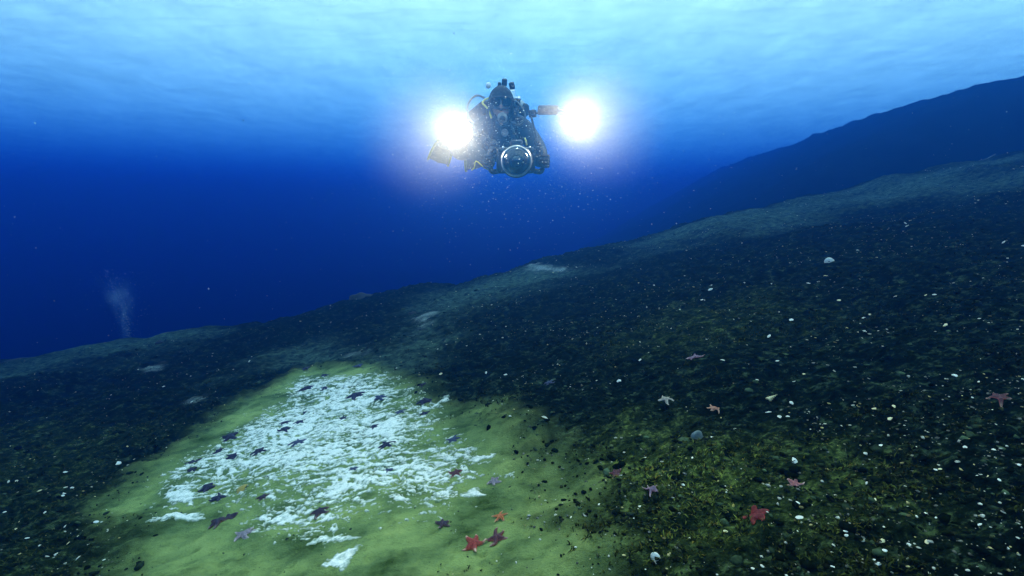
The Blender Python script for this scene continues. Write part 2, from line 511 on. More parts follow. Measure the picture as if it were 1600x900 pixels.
def blobs(name, x, y, size, tint, mat, base=ICO1, flat=(0.35, 0.9), sink=0.25, kind='stuff', label=None):
    n = len(x); Vb, Fb = base; nv = len(Vb)
    z = ground_full(x, y)
    sc = np.stack([size * (0.6 + 0.8 * rng.random(n)), size * (0.6 + 0.8 * rng.random(n)), size * (flat[0] + (flat[1] - flat[0]) * rng.random(n))], -1)
    jit = 1 + 0.32 * (rng.random((n, nv)) - 0.5) * 2
    P = Vb[None] * jit[..., None] * sc[:, None]
    a = rng.random(n) * 6.283; ca, sa = np.cos(a), np.sin(a)
    t = (rng.random(n) - 0.5) * 0.9; ct, st = np.cos(t), np.sin(t)
    px, py, pz = P[..., 0], P[..., 1], P[..., 2]
    py, pz = py * ct[:, None] - pz * st[:, None], py * st[:, None] + pz * ct[:, None]
    px, py = px * ca[:, None] - py * sa[:, None], px * sa[:, None] + py * ca[:, None]
    V = np.stack([px + x[:, None], py + y[:, None], pz + (z + sc[:, 2] * (1 - 2 * sink))[:, None]], -1).reshape(-1, 3)
    Fc = (Fb[None] + (np.arange(n) * nv)[:, None, None]).reshape(-1, Fb.shape[1])
    o = obj_np(name, V, Fc, mat, smooth=False)
    at = o.data.color_attributes.new('tint', 'FLOAT_COLOR', 'POINT')
    c = np.ones((n, nv, 4), dtype=np.float32); c[..., :3] = tint[:, None]
    at.data.foreach_set('color', c.ravel())
    if kind: tag(o, label, kind=kind)
    return o
x, y = scatter_xy(52000, 1.0, 10.5)
s_, p_, g_ = zones(x, y)
keep = rng.random(len(x)) > np.clip(s_ * 1.02 + p_ * 0.75, 0, 1)
clump = fbm(x * 2.2, y * 2.2, 3, 131)
keep &= (rng.random(len(x)) < 0.55 + 0.9 * clump)
x, y, g_ = x[keep], y[keep], g_[keep]
size = 0.0028 + 0.0085 * rng.random(len(x)) ** 3.5
v = rng.random(len(x))
tint = np.stack([0.005 + 0.06 * v ** 7, 0.006 + 0.07 * v ** 7, 0.0025 + 0.03 * v ** 7], -1) * (1 + 1.3 * g_[:, None])
blobs('gravel', x, y, size, tint, attr_mat('gravel_stone'))
x, y = scatter_xy(9000, 1.0, 11.0)
s_, p_, g_ = zones(x, y)
keep = (rng.random(len(x)) > np.clip(s_ * 1.2 + p_ * 0.8, 0, 1)) & (rng.random(len(x)) < 0.6 + 1.2 * fbm(x * 1.6, y * 2.4, 3, 133))
x, y, g_ = x[keep], y[keep], g_[keep]
v = rng.random(len(x))
tint = np.stack([0.003 + 0.075 * v ** 5, 0.005 + 0.115 * v ** 5, 0.002 + 0.060 * v ** 5], -1)
blobs('rubble', x, y, 0.008 + 0.020 * rng.random(len(x)) ** 3, tint, attr_mat('rubble_stone', 0.9, 45), flat=(0.3, 0.6), sink=0.42)
x, y = scatter_xy(30000, 1.0, 11.5)
s_, p_, g_ = zones(x, y)
clump = fbm(x * 1.7 + 5, y * 1.7, 3, 135)
keep = (rng.random(len(x)) > np.clip(s_ * 1.01 + p_ * 0.6, 0, 1)) & (clump > -0.02 + 0.35 * (rng.random(len(x)) - 0.5)) & ((x > -0.9) | (rng.random(len(x)) < 0.35))
x, y = x[keep], y[keep]
size = (0.0020 + 0.0075 * rng.random(len(x)) ** 2.6) * (0.75 + 0.09 * y)
v = rng.random(len(x))[:, None]
tint = np.array([[0.78, 0.76, 0.66]]) * (0.12 + 0.88 * v ** 1.5) * np.where(rng.random(len(x))[:, None] < 0.25, np.array([[1.0, 0.86, 0.45]]), 1.0)
blobs('shell_grit', x, y, size, tint, attr_mat('shell_grit_lime', 0.5), flat=(0.25, 0.6))
# dark crumbs and worm casts on the sand
n = 2200
bb = np.array(SAND)
x = bb[:, 0].min() + rng.random(n) * np.ptp(bb[:, 0]); y = bb[:, 1].min() + rng.random(n) * np.ptp(bb[:, 1])
k = poly_sd(x, y, SAND) > 0.02
x, y = x[k], y[k]
k = rng.random(len(x)) < 0.35 + fbm(x * 3, y * 3, 3, 139)
x, y = x[k], y[k]
blobs('dark_crumbs', x, y, 0.0022 + 0.0055 * rng.random(len(x)) ** 4, np.full((len(x), 3), 0.03) * np.array([0.8, 1, .5]), attr_mat('crumb_mud'), flat=(0.2, 0.45), sink=0.35)

# feathery growth: clumps of tiny curved fronds on the gravel
def fronds(name, n, r1, mat):
    x, y = scatter_xy(n, 1.0, r1)
    s_, p_, g_ = zones(x, y)
    cl = fbm(x * 2.6, y * 2.6, 4, 151)
    k = (rng.random(n) > np.clip(s_ * 1.15 + p_ * 0.7, 0, 1)) & (rng.random(n) < 0.35 + 1.6 * cl + 0.45 * g_)
    x, y, g_, cl = x[k], y[k], g_[k], cl[k]
    n = len(x); z = ground_full(x, y)
    NB = 6
    Vs, Fs, Ts = [], [], []
    for b in range(NB):
        a = rng.random(n) * 6.283
        L = (0.007 + 0.018 * rng.random(n)) * (0.8 + 0.4 * (cl > 0.2)); w = L * (0.09 + 0.10 * rng.random(n)); lean = 0.35 + 0.9 * rng.random(n)
        dx, dy = np.cos(a), np.sin(a)
        def pt(t, side):
            r = L * t * np.sin(lean * (0.5 + 0.8 * t)); h = L * t * np.cos(lean * (0.5 + 0.8 * t)) - 0.003
            ww = w * (1 - 0.8 * t) * side
            return np.stack([x + dx * r - dy * ww, y + dy * r + dx * ww, z + h], -1)
        ring = np.stack([pt(0, 1), pt(0, -1), pt(0.5, 1.3), pt(0.5, -1.3), pt(1, 1), pt(1, -1)], 1)
        base = (np.arange(n) * 6)[:, None, None] + b * n * 6
        Vs.append(ring.reshape(-1, 3)); Fs.append((np.array([[0, 1, 3, 2], [2, 3, 5, 4]])[None] + base).reshape(-1, 4))
        v = rng.random(n)[:, None]
        t = np.array([[0.008, 0.011, 0.0025]]) + np.array([[0.12, 0.145, 0.030]]) * v ** 1.4 * (0.25 + 1.25 * g_[:, None])
        t = np.where(rng.random(n)[:, None] < 0.12, t * np.array([[1.5, 1.0, 0.8]]), t)
        Ts.append(np.repeat(t, 6, 0))
    o = obj_np(name, np.concatenate(Vs), np.concatenate(Fs), mat)
    at = o.data.color_attributes.new('tint', 'FLOAT_COLOR', 'POINT')
    T = np.concatenate(Ts); c = np.ones((len(T), 4), dtype=np.float32); c[:, :3] = T
    at.data.foreach_set('color', c.ravel())
    tag(o, kind='stuff')
    return o
fronds('seabed_growth', 60000, 8.5, attr_mat('growth_fronds', 0.9, 40))

# ------------------------------------------------------------------ placing things on the bed
def ground_frame(u, v):
    x, y, t = pix_ground(u, v)
    e = 0.04
    z = gz(x, y)
    nx_ = Vector((-(gz(x + e, y) - gz(x - e, y)) / (2 * e), -(gz(x, y + e) - gz(x, y - e)) / (2 * e), 1)).normalized()
    return Vector((x, y, z)), nx_, t

# ------------------------------------------------------------------ labels that tell look-alikes apart by what lies nearest
LAND = []
def tell_apart(items):
    """items: (object, description); each takes its rank by distance to a named landmark"""
    by = {}
    for o, d in items: by.setdefault(d, []).append(o)
    words = ('closest to', 'second closest to', 'third closest to', 'fourth closest to', 'fifth closest to', 'sixth closest to', 'seventh closest to', 'eighth closest to')
    for d, obs in by.items():
        cand = []
        for ph, lx, ly in LAND:
            order = sorted(obs, key=lambda o: (o.matrix_basis.translation.x - lx) ** 2 + (o.matrix_basis.translation.y - ly) ** 2)
            for r, o in enumerate(order[:8]):
                t = o.matrix_basis.translation
                cand.append((r, math.hypot(t.x - lx, t.y - ly), o.name, ph, o))
        done = set(); cand.sort(key=lambda c: (c[0], c[1], c[2]))
        for r, dist, nm, ph, o in cand:
            if nm in done: continue
            done.add(nm); o['label'] = f'{d} {words[r]} {ph}'
# ------------------------------------------------------------------ starfish
def starfish_mat(name, body, tip, under):
    m, n, l, p = mat_new(name)
    tc = n.new('ShaderNodeTexCoord')
    at = n.new('ShaderNodeAttribute'); at.attribute_name = 'along'
    sp = n.new('ShaderNodeSeparateColor'); l.new(at.outputs['Color'], sp.inputs[0])
    nz = n.new('ShaderNodeTexNoise'); nz.inputs['Scale'].default_value = 140; nz.inputs['Detail'].default_value = 3
    l.new(tc.outputs['Object'], nz.inputs['Vector'])
    r = n.new('ShaderNodeValToRGB'); e = r.color_ramp.elements
    e[0].position = 0.55; e[0].color = (*body, 1); e[1].position = 0.98; e[1].color = (*tip, 1)
    l.new(sp.outputs[0], r.inputs['Fac'])
    r2 = n.new('ShaderNodeValToRGB'); e = r2.color_ramp.elements
    e[0].position = 0.35; e[0].color = (0.6, 0.6, 0.65, 1); e[1].position = 0.68; e[1].color = (1.3, 1.25, 1.25, 1)
    l.new(nz.outputs['Fac'], r2.inputs['Fac'])
    ml = n.new('ShaderNodeMix'); ml.data_type = 'RGBA'; ml.blend_type = 'MULTIPLY'; ml.inputs['Factor'].default_value = 1
    l.new(r.outputs[0], ml.inputs[6]); l.new(r2.outputs[0], ml.inputs[7])
    mu = n.new('ShaderNodeMix'); mu.data_type = 'RGBA'
    l.new(sp.outputs[1], mu.inputs['Factor']); l.new(ml.outputs[2], mu.inputs[6]); mu.inputs[7].default_value = (*under, 1)
    l.new(mu.outputs[2], p.inputs['Base Color'])
    p.inputs['Roughness'].default_value = 0.7; p.inputs['Specular IOR Level'].default_value = 0.3
    b = n.new('ShaderNodeBump'); b.inputs['Strength'].default_value = 0.5; b.inputs['Distance'].default_value = 0.003
    l.new(nz.outputs['Fac'], b.inputs['Height']); l.new(b.outputs['Normal'], p.inputs['Normal'])
    return m
SM = {
    'red':    starfish_mat('starfish_red', (0.26, 0.030, 0.020), (0.75, 0.52, 0.36), (0.55, 0.13, 0.06)),
    'deep':   starfish_mat('starfish_deep_red', (0.12, 0.006, 0.007), (0.22, 0.03, 0.02), (0.30, 0.02, 0.016)),
    'plum':   starfish_mat('starfish_plum', (0.085, 0.025, 0.032), (0.45, 0.30, 0.22), (0.45, 0.11, 0.08)),
    'orange': starfish_mat('starfish_orange', (0.50, 0.13, 0.04), (0.75, 0.45, 0.28), (0.8, 0.35, 0.15)),
    'dark':   starfish_mat('starfish_dark', (0.035, 0.018, 0.035), (0.30, 0.22, 0.16), (0.18, 0.08, 0.06)),
    'navy':   starfish_mat('starfish_navy', (0.020, 0.018, 0.045), (0.05, 0.045, 0.09), (0.05, 0.03, 0.06)),
    'blue':   starfish_mat('starfish_blue', (0.045, 0.055, 0.11), (0.08, 0.09, 0.15), (0.1, 0.09, 0.16)),
    'lilac':  starfish_mat('starfish_lilac', (0.24, 0.15, 0.20), (0.45, 0.36, 0.36), (0.55, 0.20, 0.22)),
    'grey':   starfish_mat('starfish_grey', (0.24, 0.19, 0.22), (0.60, 0.48, 0.44), (0.6, 0.42, 0.40)),
    'pink':   starfish_mat('starfish_pink', (0.28, 0.09, 0.09), (0.6, 0.44, 0.38), (0.7, 0.35, 0.35)),
    'beige':  starfish_mat('starfish_beige', (0.40, 0.33, 0.25), (0.5, 0.44, 0.36), (0.6, 0.5, 0.45)),
    'peach':  starfish_mat('starfish_peach', (0.45, 0.19, 0.12), (0.6, 0.42, 0.30), (0.7, 0.35, 0.2)),
}
def starfish(u, v, wpx, kind, label, rot=None, fat=1.0, hump=1.0, seed=0, squash=None, group=None):
    rs = random.Random(seed * 31 + int(u))
    P, nrm, t = ground_frame(u, v)
    Rr = wpx / 800 * t * 0.50                # arm reach in metres
    rot = rs.random() * 6.283 if rot is None else rot
    N = 7
    V, A = [], []
    def add(x, y, h, along, under):
        gxw, gyw = P.x + x, P.y + y
        V.append([x, y, h, gxw, gyw]); A.append((along, under, 0, 1)); return len(V) - 1
    Hc = 0.24 * Rr * hump
    c = add(0, 0, Hc, 0, 0)
    arms = []
    w0 = 0.235 * Rr * fat
    val = []
    angs = [rot + 2 * math.pi * i / 5 + rs.uniform(-0.14, 0.14) for i in range(5)]
    for i in range(5):
        va = (angs[i] + angs[(i + 1) % 5] + (2 * math.pi if i == 4 else 0)) / 2
        val.append((0.30 * Rr * fat * math.cos(va), 0.30 * Rr * fat * math.sin(va)))
    vtop = [add(x, y, 0.10 * Rr * hump, 0.1, 0.15) for x, y in val]
    vbot = [add(x * 1.02, y * 1.02, -0.03 * Rr, 0.1, 1) for x, y in val]
    Fq, Ft = [], []
    for i in range(5):
        L = Rr * rs.uniform(0.86, 1.12); bend = rs.uniform(-0.75, 0.75); lift = max(0, rs.uniform(-0.6, 0.35)) * (1 if rs.random() < 0.5 else 0)
        rows = []
        for k in range(N + 1):
            s = k / N
            r = 0.24 * Rr + (L - 0.24 * Rr) * s
            a = angs[i] + bend * s * s * 0.6
            cx, cy_ = r * math.cos(a), r * math.sin(a)
            ta = a + bend * s * 0.5
            px, py = -math.sin(ta), math.cos(ta)
            w = w0 * (1 - 0.72 * s ** 0.9) * (1 if k < N else 0.45)
            h = Hc * (0.92 - 0.70 * s) * (1 if k < N else 0.6)
            up = lift * Rr * max(0, s - 0.55) * 1.4
            if k == 0:
                Lt, Rt, Lb, Rb = vtop[i], vtop[(i - 1) % 5], vbot[i], vbot[(i - 1) % 5]
            else:
                Lt = add(cx + px * w, cy_ + py * w, 0.32 * h + up, s, 0.35); Rt = add(cx - px * w, cy_ - py * w, 0.32 * h + up, s, 0.35)
                Lb = add(cx + px * w * 0.95, cy_ + py * w * 0.95, -0.03 * Rr + up, s, 1); Rb = add(cx - px * w * 0.95, cy_ - py * w * 0.95, -0.03 * Rr + up, s, 1)
            ml = add(cx + px * w * 0.5, cy_ + py * w * 0.5, 0.84 * h + up, s, 0); mr = add(cx - px * w * 0.5, cy_ - py * w * 0.5, 0.84 * h + up, s, 0)
            sp = add(cx, cy_, h + up, s, 0)
            rows.append((Lb, Lt, ml, sp, mr, Rt, Rb))
        for k in range(N):
            for j in range(6):
                Fq.append((rows[k][j], rows[k][j + 1], rows[k + 1][j + 1], rows[k + 1][j]))
        e = rows[N]
        Fq.append((e[0], e[1], e[2], e[3])); Fq.append((e[3], e[4], e[5], e[6])); Ft.append((e[0], e[3], e[6]))
        r0 = rows[0]
        Ft += [(c, r0[3], r0[2]), (c, r0[4], r0[3]), (c, r0[2], r0[1]), (c, r0[5], r0[4])]
    V = np.array(V)
    zg = ground_full(V[:, 3], V[:, 4]) - P.z
    zg = zg * 0.8
    me = bpy.data.meshes.new('starfish')
    me.from_pydata(np.stack([V[:, 0], V[:, 1], V[:, 2] + zg + 0.004], -1).tolist(), [], Fq + Ft)
    bm = bmesh.new(); bm.from_mesh(me); bmesh.ops.recalc_face_normals(bm, faces=bm.faces)
    for f in bm.faces: f.smooth = True
    bm.to_mesh(me); bm.free()
    me.materials.append(SM[kind])
    at = me.color_attributes.new('along', 'FLOAT_COLOR', 'POINT')
    at.data.foreach_set('color', np.array(A, dtype=np.float32).ravel())
    o = link(bpy.data.objects.new('starfish', me))
    o.location = P
    m = o.modifiers.new('subsurf', 'SUBSURF'); m.levels = 1; m.render_levels = 1
    tag(o, label, 'starfish', group)
    return o
G1 = 'starfish around the white mat'
STARS = [
    (740, 846, 46, 'red', 'red starfish with pale tips touching a plum starfish on green sand', 1.2, 1.1, 1.2),
    (776, 834, 42, 'plum', 'plum starfish with one raised arm touching the red starfish', 0.7, 0.9, 1.2),
    (781, 804, 30, 'orange', 'small orange starfish on green sand behind the plum and red pair', 0.3, 0.7, 0.9),
    (692, 819, 28, 'dark', 'small blackish starfish with pale tips alone on green sand near the red pair', 0.5, 1.2, 1.2),
    (500, 809, 34, 'dark', 'black starfish half over the front edge of the white mat', 2.0, 1.1, 1.4),
    (381, 835, 38, 'grey', 'greyish lavender starfish with pale arm edges on green sand', 0.2, 1.2, 1.1),
    (340, 818, 34, 'dark', 'black humped starfish behind the lavender one, lower of two touching', 0.2, 1.3, 1.4),
    (358, 808, 30, 'dark', 'black humped starfish behind the lavender one, upper of two touching', 0.9, 1.3, 1.4),
    (340, 777, 30, 'navy', 'dark navy starfish on bare green sand below the dark round one', 0.3, 1.2, 1.3),
    (323, 761, 28, 'navy', 'dark rounded starfish beside a small detached tuft of white mat', 1.3, 1.6, 1.6),
    (411, 779, 22, 'dark', 'small dark starfish on green sand below the yellow shell', 0.6, 1.1, 1.2),
    (712, 741, 26, 'plum', 'small brownish red starfish at the frayed side of the white mat', 0.4, 1.0, 1.2),
    (772, 747, 24, 'grey', 'small grey purple starfish on green sand beside a white tuft', 0.8, 1.3, 1.2),
    (962, 748, 28, 'plum', 'dark purple starfish where the green sand meets the gravel', 0.4, 1.3, 1.2),
    (1017, 786, 32, 'lilac', 'pale lilac starfish on the mossy gravel', 0.5, 0.85, 1.0),
    (1181, 813, 46, 'deep', 'broad deep red starfish on the mossy gravel', 0.1, 1.7, 1.1),
    (1241, 765, 32, 'pink', 'pink starfish with one arm raised beside a dark hollow', 0.9, 1.0, 1.2),
    (1040, 637, 30, 'beige', 'beige starfish on dark gravel', 0.8, 1.0, 1.2),
    (1115, 646, 28, 'peach', 'peach coloured starfish on dark gravel next to the beige one', 0.4, 0.9, 1.1),
    (1085, 570, 34, 'lilac', 'thin lavender starfish high on the dark gravel', 0.1, 0.6, 0.8),
    (1560, 637, 34, 'plum', 'purple red starfish among scattered shells far along the gravel', 0.4, 1.1, 1.2),
    (858, 602, 22, 'blue', 'blue starfish at the gravel edge above the sand', 0.5, 1.0, 1.1),
    (404, 706, 26, 'navy', 'dark navy starfish standing out on the left lobe of white mat', 1.1, 1.3, 1.4),
    (603, 698, 30, 'navy', 'navy starfish with long arms on the widest part of the white mat', 0.7, 0.9, 1.1),
]
for i, (u, v, w, kd, lab, rt, ft, hp) in enumerate(STARS):
    so = starfish(u, v, w * (0.98 if u < 800 else 0.86), kd, lab.replace('left lobe', 'narrow lobe'), rt, ft, hp, seed=i, group=G1 if u < 800 else 'starfish on the gravel slope')
    LANDPH = {0: 'the red starfish', 2: 'the orange starfish', 4: 'the black starfish at the mat front', 5: 'the lavender starfish', 11: 'the brownish red starfish', 13: 'the dark purple starfish',
              14: 'the pale lilac starfish', 15: 'the deep red starfish', 16: 'the pink starfish', 17: 'the beige starfish', 18: 'the peach starfish', 19: 'the thin lavender starfish',
              20: 'the purple red starfish', 21: 'the blue starfish by the gravel', 23: 'the long armed navy starfish'}
    if i in LANDPH: LAND.append((LANDPH[i], so.location.x, so.location.y))
small_d, small_b = [], []
SMALL_DARK = [(363, 711, 20), (342, 703, 17), (303, 720, 22), (360, 684, 28), (446, 674, 20), (446, 662, 18), (468, 661, 19), (480, 607, 24), (508, 608, 14),
              (555, 622, 30), (664, 628, 24), (477, 642, 11), (507, 587, 13), (478, 580, 14), (585, 667, 15), (663, 645, 16), (300, 736, 16), (536, 652, 14), (660, 606, 12)]
for i, (u, v, w) in enumerate(SMALL_DARK):
    small_d.append(starfish(u, v, w * 1.1, 'navy', 'small dark navy starfish resting on or beside the white mat', None, 1.25, 1.35, seed=100 + i, group='small dark starfish on the mat'))
SMALL_BLUE = [(607, 737, 16), (553, 735, 15), (626, 645, 18), (594, 626, 22), (465, 690, 26), (708, 688, 20), (560, 574, 18)]
for i, (u, v, w) in enumerate(SMALL_BLUE):
    small_b.append(starfish(u, v, w * 1.1, 'blue', 'small dusky blue starfish resting on or beside the white mat', None, 1.1, 1.2, seed=200 + i, group='small blue starfish on the mat'))

# ------------------------------------------------------------------ shells and stones
SHELLW = simple_mat('shell_white', (0.86, 0.84, 0.78), 0.45, scale=60, c2=(0.62, 0.60, 0.52))
SHELLY = simple_mat('shell_cream', (0.80, 0.70, 0.42), 0.45, scale=60, c2=(0.62, 0.50, 0.24))
SHELLYEL = simple_mat('shell_yellow', (0.72, 0.52, 0.10), 0.45, scale=40, c2=(0.55, 0.42, 0.10))
STONEG = simple_mat('stone_blue_grey', (0.12, 0.16, 0.17), 0.8, scale=40, bump=0.3)
ROCK = simple_mat('rock_dark', (0.022, 0.026, 0.022), 0.95, scale=5, var=0.6, bump=0.6)

def shell_mesh(kind, mat, seed=0):
    """unit sized, 1 m across, resting on z = 0"""
    rs = random.Random(seed)
    bm = bmesh.new()
    if kind == 'fan':            # ribbed half of a clam or scallop, domed
        rings, seg = 4, 18
        c = bm.verts.new((0, -0.42, 0.16)); prev = None
        allr = []
        for i in range(1, rings + 1):
            s = i / rings; row = []
            for j in range(seg + 1):
                a = -1.25 + 2.5 * j / seg
                rr = 0.95 * s * (1 - 0.10 * abs(math.sin(a)) ** 2) * (1 + (0.02 if j % 2 else -0.02) * s)
                hgt = 0.26 * math.sin(math.pi * min(1, s * 0.92 + 0.08)) ** 0.8 * math.cos(a) ** 0.6 + (0.012 if j % 2 else 0)
                row.append(bm.verts.new((rr * math.sin(a) * 0.62, -0.42 + rr * math.cos(a) * 0.92, hgt if i < rings else 0.01)))
            allr.append(row)
        for j in range(seg): bm.faces.new((c, allr[0][j], allr[0][j + 1]))
        for i in range(rings - 1):
            for j in range(seg): bm.faces.new((allr[i][j], allr[i + 1][j], allr[i + 1][j + 1], allr[i][j + 1]))
        geom = bmesh.ops.solidify(bm, geom=bm.faces[:], thickness=0.03)
    elif kind == 'disc':         # round sand-dollar-like test
        prof = [(0.0, 0.20), (0.22, 0.19), (0.38, 0.14), (0.47, 0.08), (0.5, 0.03), (0.46, 0.0), (0.0, 0.0)]
        seg = 20; rows = []
        for r, z in prof:
            if r == 0: rows.append([bm.verts.new((0, 0, z))] * seg)
            else: rows.append([bm.verts.new((r * math.cos(6.2832 * j / seg) * (1 + 0.02 * math.sin(5 * 6.2832 * j / seg)), r * math.sin(6.2832 * j / seg), z)) for j in range(seg)])
        for a, b in zip(rows[:-1], rows[1:]):
            for j in range(seg):
                q = [a[j], a[(j + 1) % seg], b[(j + 1) % seg], b[j]]
                q = list(dict.fromkeys(q))
                if len(q) > 2: bm.faces.new(q)
    elif kind == 'oval':         # egg shaped whole bivalve with a seam
        bmesh.ops.create_uvsphere(bm, u_segments=14, v_segments=8, radius=0.5)
        for v in bm.verts:
            v.co.z = 0.30 * (v.co.z * 2) * 0.5 + 0.13
            v.co.y *= 0.66 - 0.12 * v.co.x
            if abs(v.co.z - 0.13) < 0.01: v.co.x *= 1.05; v.co.y *= 1.07
    elif kind == 'chip':         # broken angular fragment, slightly curved
        n = 7; top = []; bot = []
        for j in range(n):
            a = 6.2832 * j / n + rs.uniform(-.25, .25); r = rs.uniform(0.28, 0.52)
            x, y = r * math.cos(a), r * 0.7 * math.sin(a); z = 0.10 + 0.25 * (0.25 - x * x)
            top.append(bm.verts.new((x, y, z + 0.05))); bot.append(bm.verts.new((x, y, z - 0.03)))
        c = bm.verts.new((0, 0, 0.27)); d = bm.verts.new((0, 0, 0.17))
        for j in range(n):
            k = (j + 1) % n
            bm.faces.new((c, top[j], top[k])); bm.faces.new((d, bot[k], bot[j])); bm.faces.new((top[j], bot[j], bot[k], top[k]))
    elif kind == 'spire':        # long spiral snail
        turns, seg, n = 5, 8, 40; rows = []
        for i in range(n + 1):
            s = i / n; a = turns * 6.2832 * s; R0 = 0.13 * (1 - s) + 0.005; r = 0.10 * (1 - s) + 0.012
            cx = -0.45 + 0.95 * s ** 0.9
            cyy, cz = R0 * math.cos(a), R0 * math.sin(a) + 0.17
            rows.append([bm.verts.new((cx + r * math.cos(6.2832 * j / seg), cyy + r * math.sin(6.2832 * j / seg) * math.cos(a), cz + r * math.sin(6.2832 * j / seg) * math.sin(a))) for j in range(seg)])
        for a, b in zip(rows[:-1], rows[1:]):
            for j in range(seg): bm.faces.new((a[j], a[(j + 1) % seg], b[(j + 1) % seg], b[j]))
        bm.faces.new(rows[0]); bm.faces.new(rows[-1])
    bmesh.ops.recalc_face_normals(bm, faces=bm.faces)
    for f in bm.faces: f.smooth = kind != 'chip'
    me = bpy.data.meshes.new('shell'); bm.to_mesh(me); bm.free(); me.materials.append(mat)
    return me
SHM = {(k, c): shell_mesh(k, m, 3) for k in ('fan', 'disc', 'oval', 'chip', 'spire') for c, m in (('w', SHELLW), ('c', SHELLY), ('y', SHELLYEL))}
def put_shell(u, v, wpx, kind, c, label, rot=None, tilt=0.15, group=None, name='shell', cat='shell', xy=None, size=None, lift=0.0):
    if xy is None:
        P, nrm, t = ground_frame(u, v); size = wpx / 800 * t * 0.92
    else:
        x, y = xy; P = Vector((x, y, gz(x, y))); nrm = Vector((-0.2, -0.045, 1)).normalized()
    o = link(bpy.data.objects.new(name, SHM[(kind, c)]))
    q = nrm.to_track_quat('Z', 'Y').to_matrix().to_4x4()
    rz = Matrix.Rotation(random.random() * 6.283 if rot is None else rot, 4, 'Z')
    rx_ = Matrix.Rotation(tilt, 4, 'X')
    o.matrix_world = Matrix.Translation(P + Vector((0, 0, lift * size - 0.06 * size))) @ q @ rx_ @ rz @ Matrix.Scale(size, 4)
    return tag(o, label, cat, group)
put_shell(1024, 878, 18, 'disc', 'w', 'round white disc shell standing on edge in a dark hollow of the gravel', 0, 0.9, lift=0.38)
put_shell(1296, 412, 17, 'disc', 'w', 'white half domed shell standing upright high on the dark slope', 0, 1.25, lift=0.12)
put_shell(1250, 815, 17, 'oval', 'w', 'large white oval shell beside the broad deep red starfish', 0.3, 0.2)
put_shell(1243, 802, 11, 'oval', 'w', 'small white oval shell touching a larger one near the deep red starfish', 0.0)
put_shell(1206, 629, 20, 'spire', 'c', 'cream pointed snail shell on dark gravel', 0.7)
put_shell(1239, 730, 19, 'chip', 'w', 'bright white broken shell above the pink starfish', 0.4)
put_shell(184, 721, 14, 'chip', 'w', 'lone white shell chip on dark sediment beyond the mat from the gravel', 0.2)
put_shell(377, 763, 26, 'fan', 'y', 'open yellow bivalve shell on green sand near the mat', 1.7, 0.5)
put_shell(851, 663, 16, 'fan', 'w', 'pale fan shell at the dark edge of the gravel above the sand', 0.9, 0.4)
put_shell(1143, 794, 10, 'oval', 'y', 'small bright yellow shell on mossy gravel left of the deep red starfish'.replace(' left of', ' by'), 0.4)
put_shell(1133, 833, 9, 'oval', 'c', 'small cream yellow shell on mossy gravel below the deep red starfish', 0.4)
put_shell(703, 763, 13, 'oval', 'w', 'thin white shell sliver on green sand beside the front of the mat', 2.3)
shells, shells_l = [], []
NOTED = [  # bright shells picked out on the slopes
    (1375, 713, 9, 'oval'), (1365, 796, 10, 'oval'), (1376, 860, 11, 'oval'), (1380, 873, 11, 'oval'), (1441, 877, 14, 'oval'), (1447, 859, 11, 'chip'), (1420, 857, 8, 'oval'),
    (1468, 770, 12, 'chip'), (1466, 752, 10, 'chip'), (1459, 756, 7, 'oval'), (1525, 766, 9, 'chip'), (1542, 762, 9, 'chip'), (1559, 766, 9, 'chip'), (1529, 832, 9, 'oval'), (1523, 868, 8, 'oval'),
    (1570, 872, 9, 'oval'), (1590, 748, 8, 'oval'), (1597, 713, 8, 'oval'), (1544, 712, 9, 'oval'), (1505, 726, 9, 'chip'), (1216, 662, 10, 'fan'), (1201, 651, 12, 'chip'), (1237, 630, 10, 'chip'),
    (1112, 698, 8, 'oval'), (1147, 684, 7, 'oval'), (1230, 662, 8, 'chip'), (1365, 658, 11, 'chip'), (1389, 671, 12, 'chip'), (1395, 652, 9, 'chip'), (1491, 597, 13, 'chip'), (1530, 600, 12, 'chip'),
    (1182, 600, 8, 'chip'), (1240, 603, 8, 'chip'), (1256, 586, 9, 'chip'), (1269, 591, 8, 'chip'), (1214, 572, 7, 'oval'), (1000, 570, 8, 'oval'), (968, 598, 11, 'chip'), (1128, 578, 8, 'oval'),
    (1170, 578, 8, 'oval'), (1235, 503, 12, 'chip'), (1262, 452, 10, 'chip'), (1289, 441, 9, 'chip'), (1311, 468, 8, 'oval'), (1359, 487, 9, 'chip'), (1350, 493, 7, 'chip'), (1400, 464, 8, 'oval'),
    (1446, 472, 9, 'chip'), (1459, 471, 9, 'oval'), (1477, 514, 10, 'chip'), (1529, 509, 8, 'chip'), (1110, 456, 8, 'oval'), (1098, 468, 8, 'oval'), (1202, 525, 8, 'oval'), (1349, 525, 7, 'oval'),
    (1021, 448, 6, 'oval'), (1414, 352, 7, 'chip'), (1417, 360, 7, 'chip'), (1567, 391, 6, 'oval'), (1598, 398, 8, 'oval'), (689, 593, 7, 'oval'), (760, 588, 6, 'oval'), (782, 592, 9, 'chip'),
    (790, 590, 8, 'chip'), (714, 584, 5, 'oval'), (806, 632, 6, 'oval'), (771, 630, 6, 'chip'), (1078, 851, 7, 'oval'), (1000, 802, 8, 'chip'), (936, 790, 6, 'chip'), (1066, 770, 7, 'oval'),
    (1132, 767, 6, 'oval'), (1191, 768, 6, 'oval'), (1081, 737, 8, 'chip'), (1176, 833, 7, 'oval'), (1318, 860, 7, 'oval'), (1320, 863, 7, 'oval'), (1394, 886, 8, 'oval'), (1366, 885, 10, 'chip'),
    (1300, 897, 9, 'chip'), (1370, 898, 10, 'oval'), (1418, 875, 7, 'oval'), (1354, 764, 8, 'chip'), (1446, 810, 8, 'oval'), (1497, 818, 7, 'oval'), (1288, 760, 7, 'oval')]
